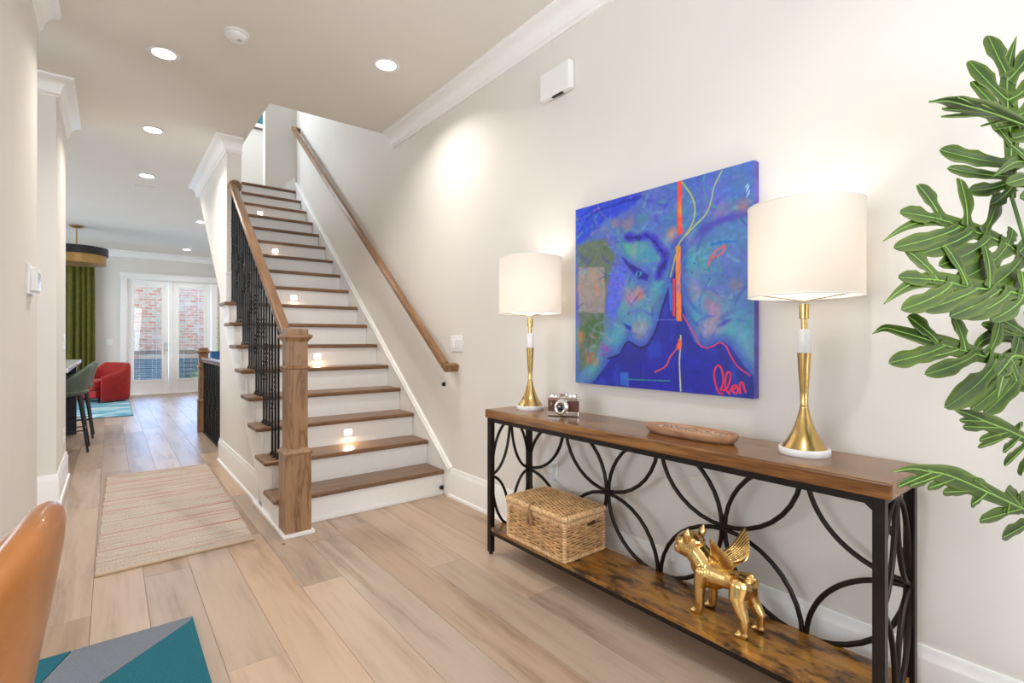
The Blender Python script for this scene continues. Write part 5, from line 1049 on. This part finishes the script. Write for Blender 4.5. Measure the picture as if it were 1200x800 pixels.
MB().box(WX-.045, 1.935, 2.505, WX-.001, 2.175, 2.66).build('cover', M_white, t, bevel=.012, seg=3)
MB().box(WX-.036, 2.0, 2.499, WX-.020, 2.08, 2.507).build('sound_slot', M_iron, t)
def plate(name, label, cat, x, y, z, wy, hz, nx, n, dark=False, outlet=False):
    t = thing(name, (x, y, z-hz/2), label, cat); s_ = -nx
    xs = sorted((x, x+nx*.006)); MB().box(xs[0], y-wy/2, z-hz/2, xs[1], y+wy/2, z+hz/2).build('cover_plate', M_white, t, bevel=.002)
    for k in range(n):
        yc = y + (k-(n-1)/2)*.046; xs = sorted((x+nx*.005, x+nx*.011))
        if outlet:
            for dz in (-.022, .022):
                o = MB().box(xs[0], yc-.016, z+dz-.014, xs[1]-.0*1, yc+.016, z+dz+.014).build('outlet_face', M_white, t, bevel=.002)
                for dy in (-.006, .006): q_ = sorted((x+nx*.0105, x+nx*.0118)); MB().box(q_[0], yc+dy-.001, z+dz-.005, q_[1], yc+dy+.001, z+dz+.005).build('slot', M_iron, o)
        else:
            MB().box(xs[0], yc-.015, z-.032, xs[1], yc+.015, z+.032).build('rocker', M_white, t, bevel=.002)
    return t
plate('light_switch', 'white three-gang light switch plate under the stair handrail end', 'light switch', WX, 3.12, 1.123, .165, .115, -1, 3)
plate('light_switch', 'white double light switch plate on the hallway column side', 'light switch', -.30, 5.45, 1.135, .12, .115, 1, 2)
plate('wall_outlet', 'white wall outlet low on the hallway column', 'outlet', -.30, 5.40, .38, .07, .115, 1, 1, outlet=True)
plate('wall_outlet', 'white wall outlet behind the console table above the basket', 'outlet', WX, 2.10, .40, .075, .118, -1, 1, outlet=True)
t = thing('light_switch', (-.02, 13.1, 1.05), 'small white switch plate on the far wall beside the door casing', 'light switch'); MB().box(-.07, 13.094, 1.05, .03, 13.1, 1.17).build('cover_plate', M_white, t, bevel=.002); MB().box(-.04, 13.09, 1.075, .0, 13.095, 1.145).build('rocker', M_white, t)
t = thing('thermostat', (-.32, 3.45, 1.38), 'white square thermostat on the near left wall', 'thermostat')
MB().box(-.32, 3.37, 1.375, -.308, 3.57, 1.52).build('back_plate', M_white, t, bevel=.003); MB().box(-.309, 3.40, 1.39, -.282, 3.55, 1.505).build('housing', M_white, t, bevel=.005); MB().box(-.2825, 3.43, 1.43, -.2805, 3.52, 1.485).build('display', plain('grey_display', (.35, .40, .40), .2), t)
for y, z, x, lab in ((3.30, .817, WX, 'small dark round gate mount on the wall under the handrail'), (3.285, .035, WX-.028, 'small dark round gate mount at the foot of the stair skirt')):
    t = thing('gate_mount', (x, y, z-.018), lab, 'bracket', 'dark gate mounts by the stairs')
    zc = z if z > .1 else .05
    MB().lathe([(0, -.022), (.010, -.022), (.014, -.016), (.016, -.004), (.017, 0)], (x, y, zc), 20, axis=(1, 0, 0)).build('cup', M_iron, t, smooth=40)
    MB().lathe([(0, -.026), (.006, -.026), (.006, -.02)], (x, y, zc), 10, axis=(1, 0, 0)).build('screw', M_nickel, t)
# lamp cords behind the console
M_cord = plain('clear_white_cord', (.75, .74, .70), .4)
t = thing('lamp_cord', (WX-.01, 2.05, .2), 'thin pale cord running from the outlet to the near lamp behind the console', 'cord')
MB().tube(catmull([(WX-.014, 2.10, .37), (WX-.008, 1.98, .33), (WX-.006, 1.80, .36), (WX-.006, 1.45, .50), (WX-.006, 1.05, .62), (WX-.010, .80, .74)], 40), .0016, 5).build('cable', M_cord, t)
MB().box(WX-.040, 2.085, .365, WX-.012, 2.115, .395).build('plug', M_white, t, bevel=.003)
t = thing('lamp_cord', (WX-.01, 2.05, .3), 'thin pale cord running straight down from the far lamp to the outlet', 'cord')
MB().tube(catmull([(WX-.014, 2.10, .42), (WX-.012, 2.06, .46), (WX-.006, 2.055, .60), (WX-.010, 2.06, .76)], 20), .0016, 5).build('cable', M_cord, t)
MB().box(WX-.040, 2.085, .407, WX-.012, 2.115, .435).build('plug', M_white, t, bevel=.003)
# small framed picture on the upper landing wall
t = thing('framed_picture', (1.75, 8.34, 4.33), 'small framed teal picture high on the upper landing wall', 'picture')
MB().box(1.60, 8.325, 4.31, 1.93, 8.349, 4.335).box(1.60, 8.325, 4.655, 1.93, 8.349, 4.68).box(1.60, 8.325, 4.335, 1.625, 8.349, 4.655).box(1.905, 8.325, 4.335, 1.93, 8.349, 4.655).build('frame', plain('brown_grey_frame', (.16, .12, .10), .5), t)
MB().box(1.625, 8.332, 4.335, 1.905, 8.340, 4.655).build('mat_board', M_white, t); MB().box(1.66, 8.329, 4.40, 1.84, 8.333, 4.62).build('print', plain('teal_print', (.02, .20, .22), .4, var=.4, scale=20), t)
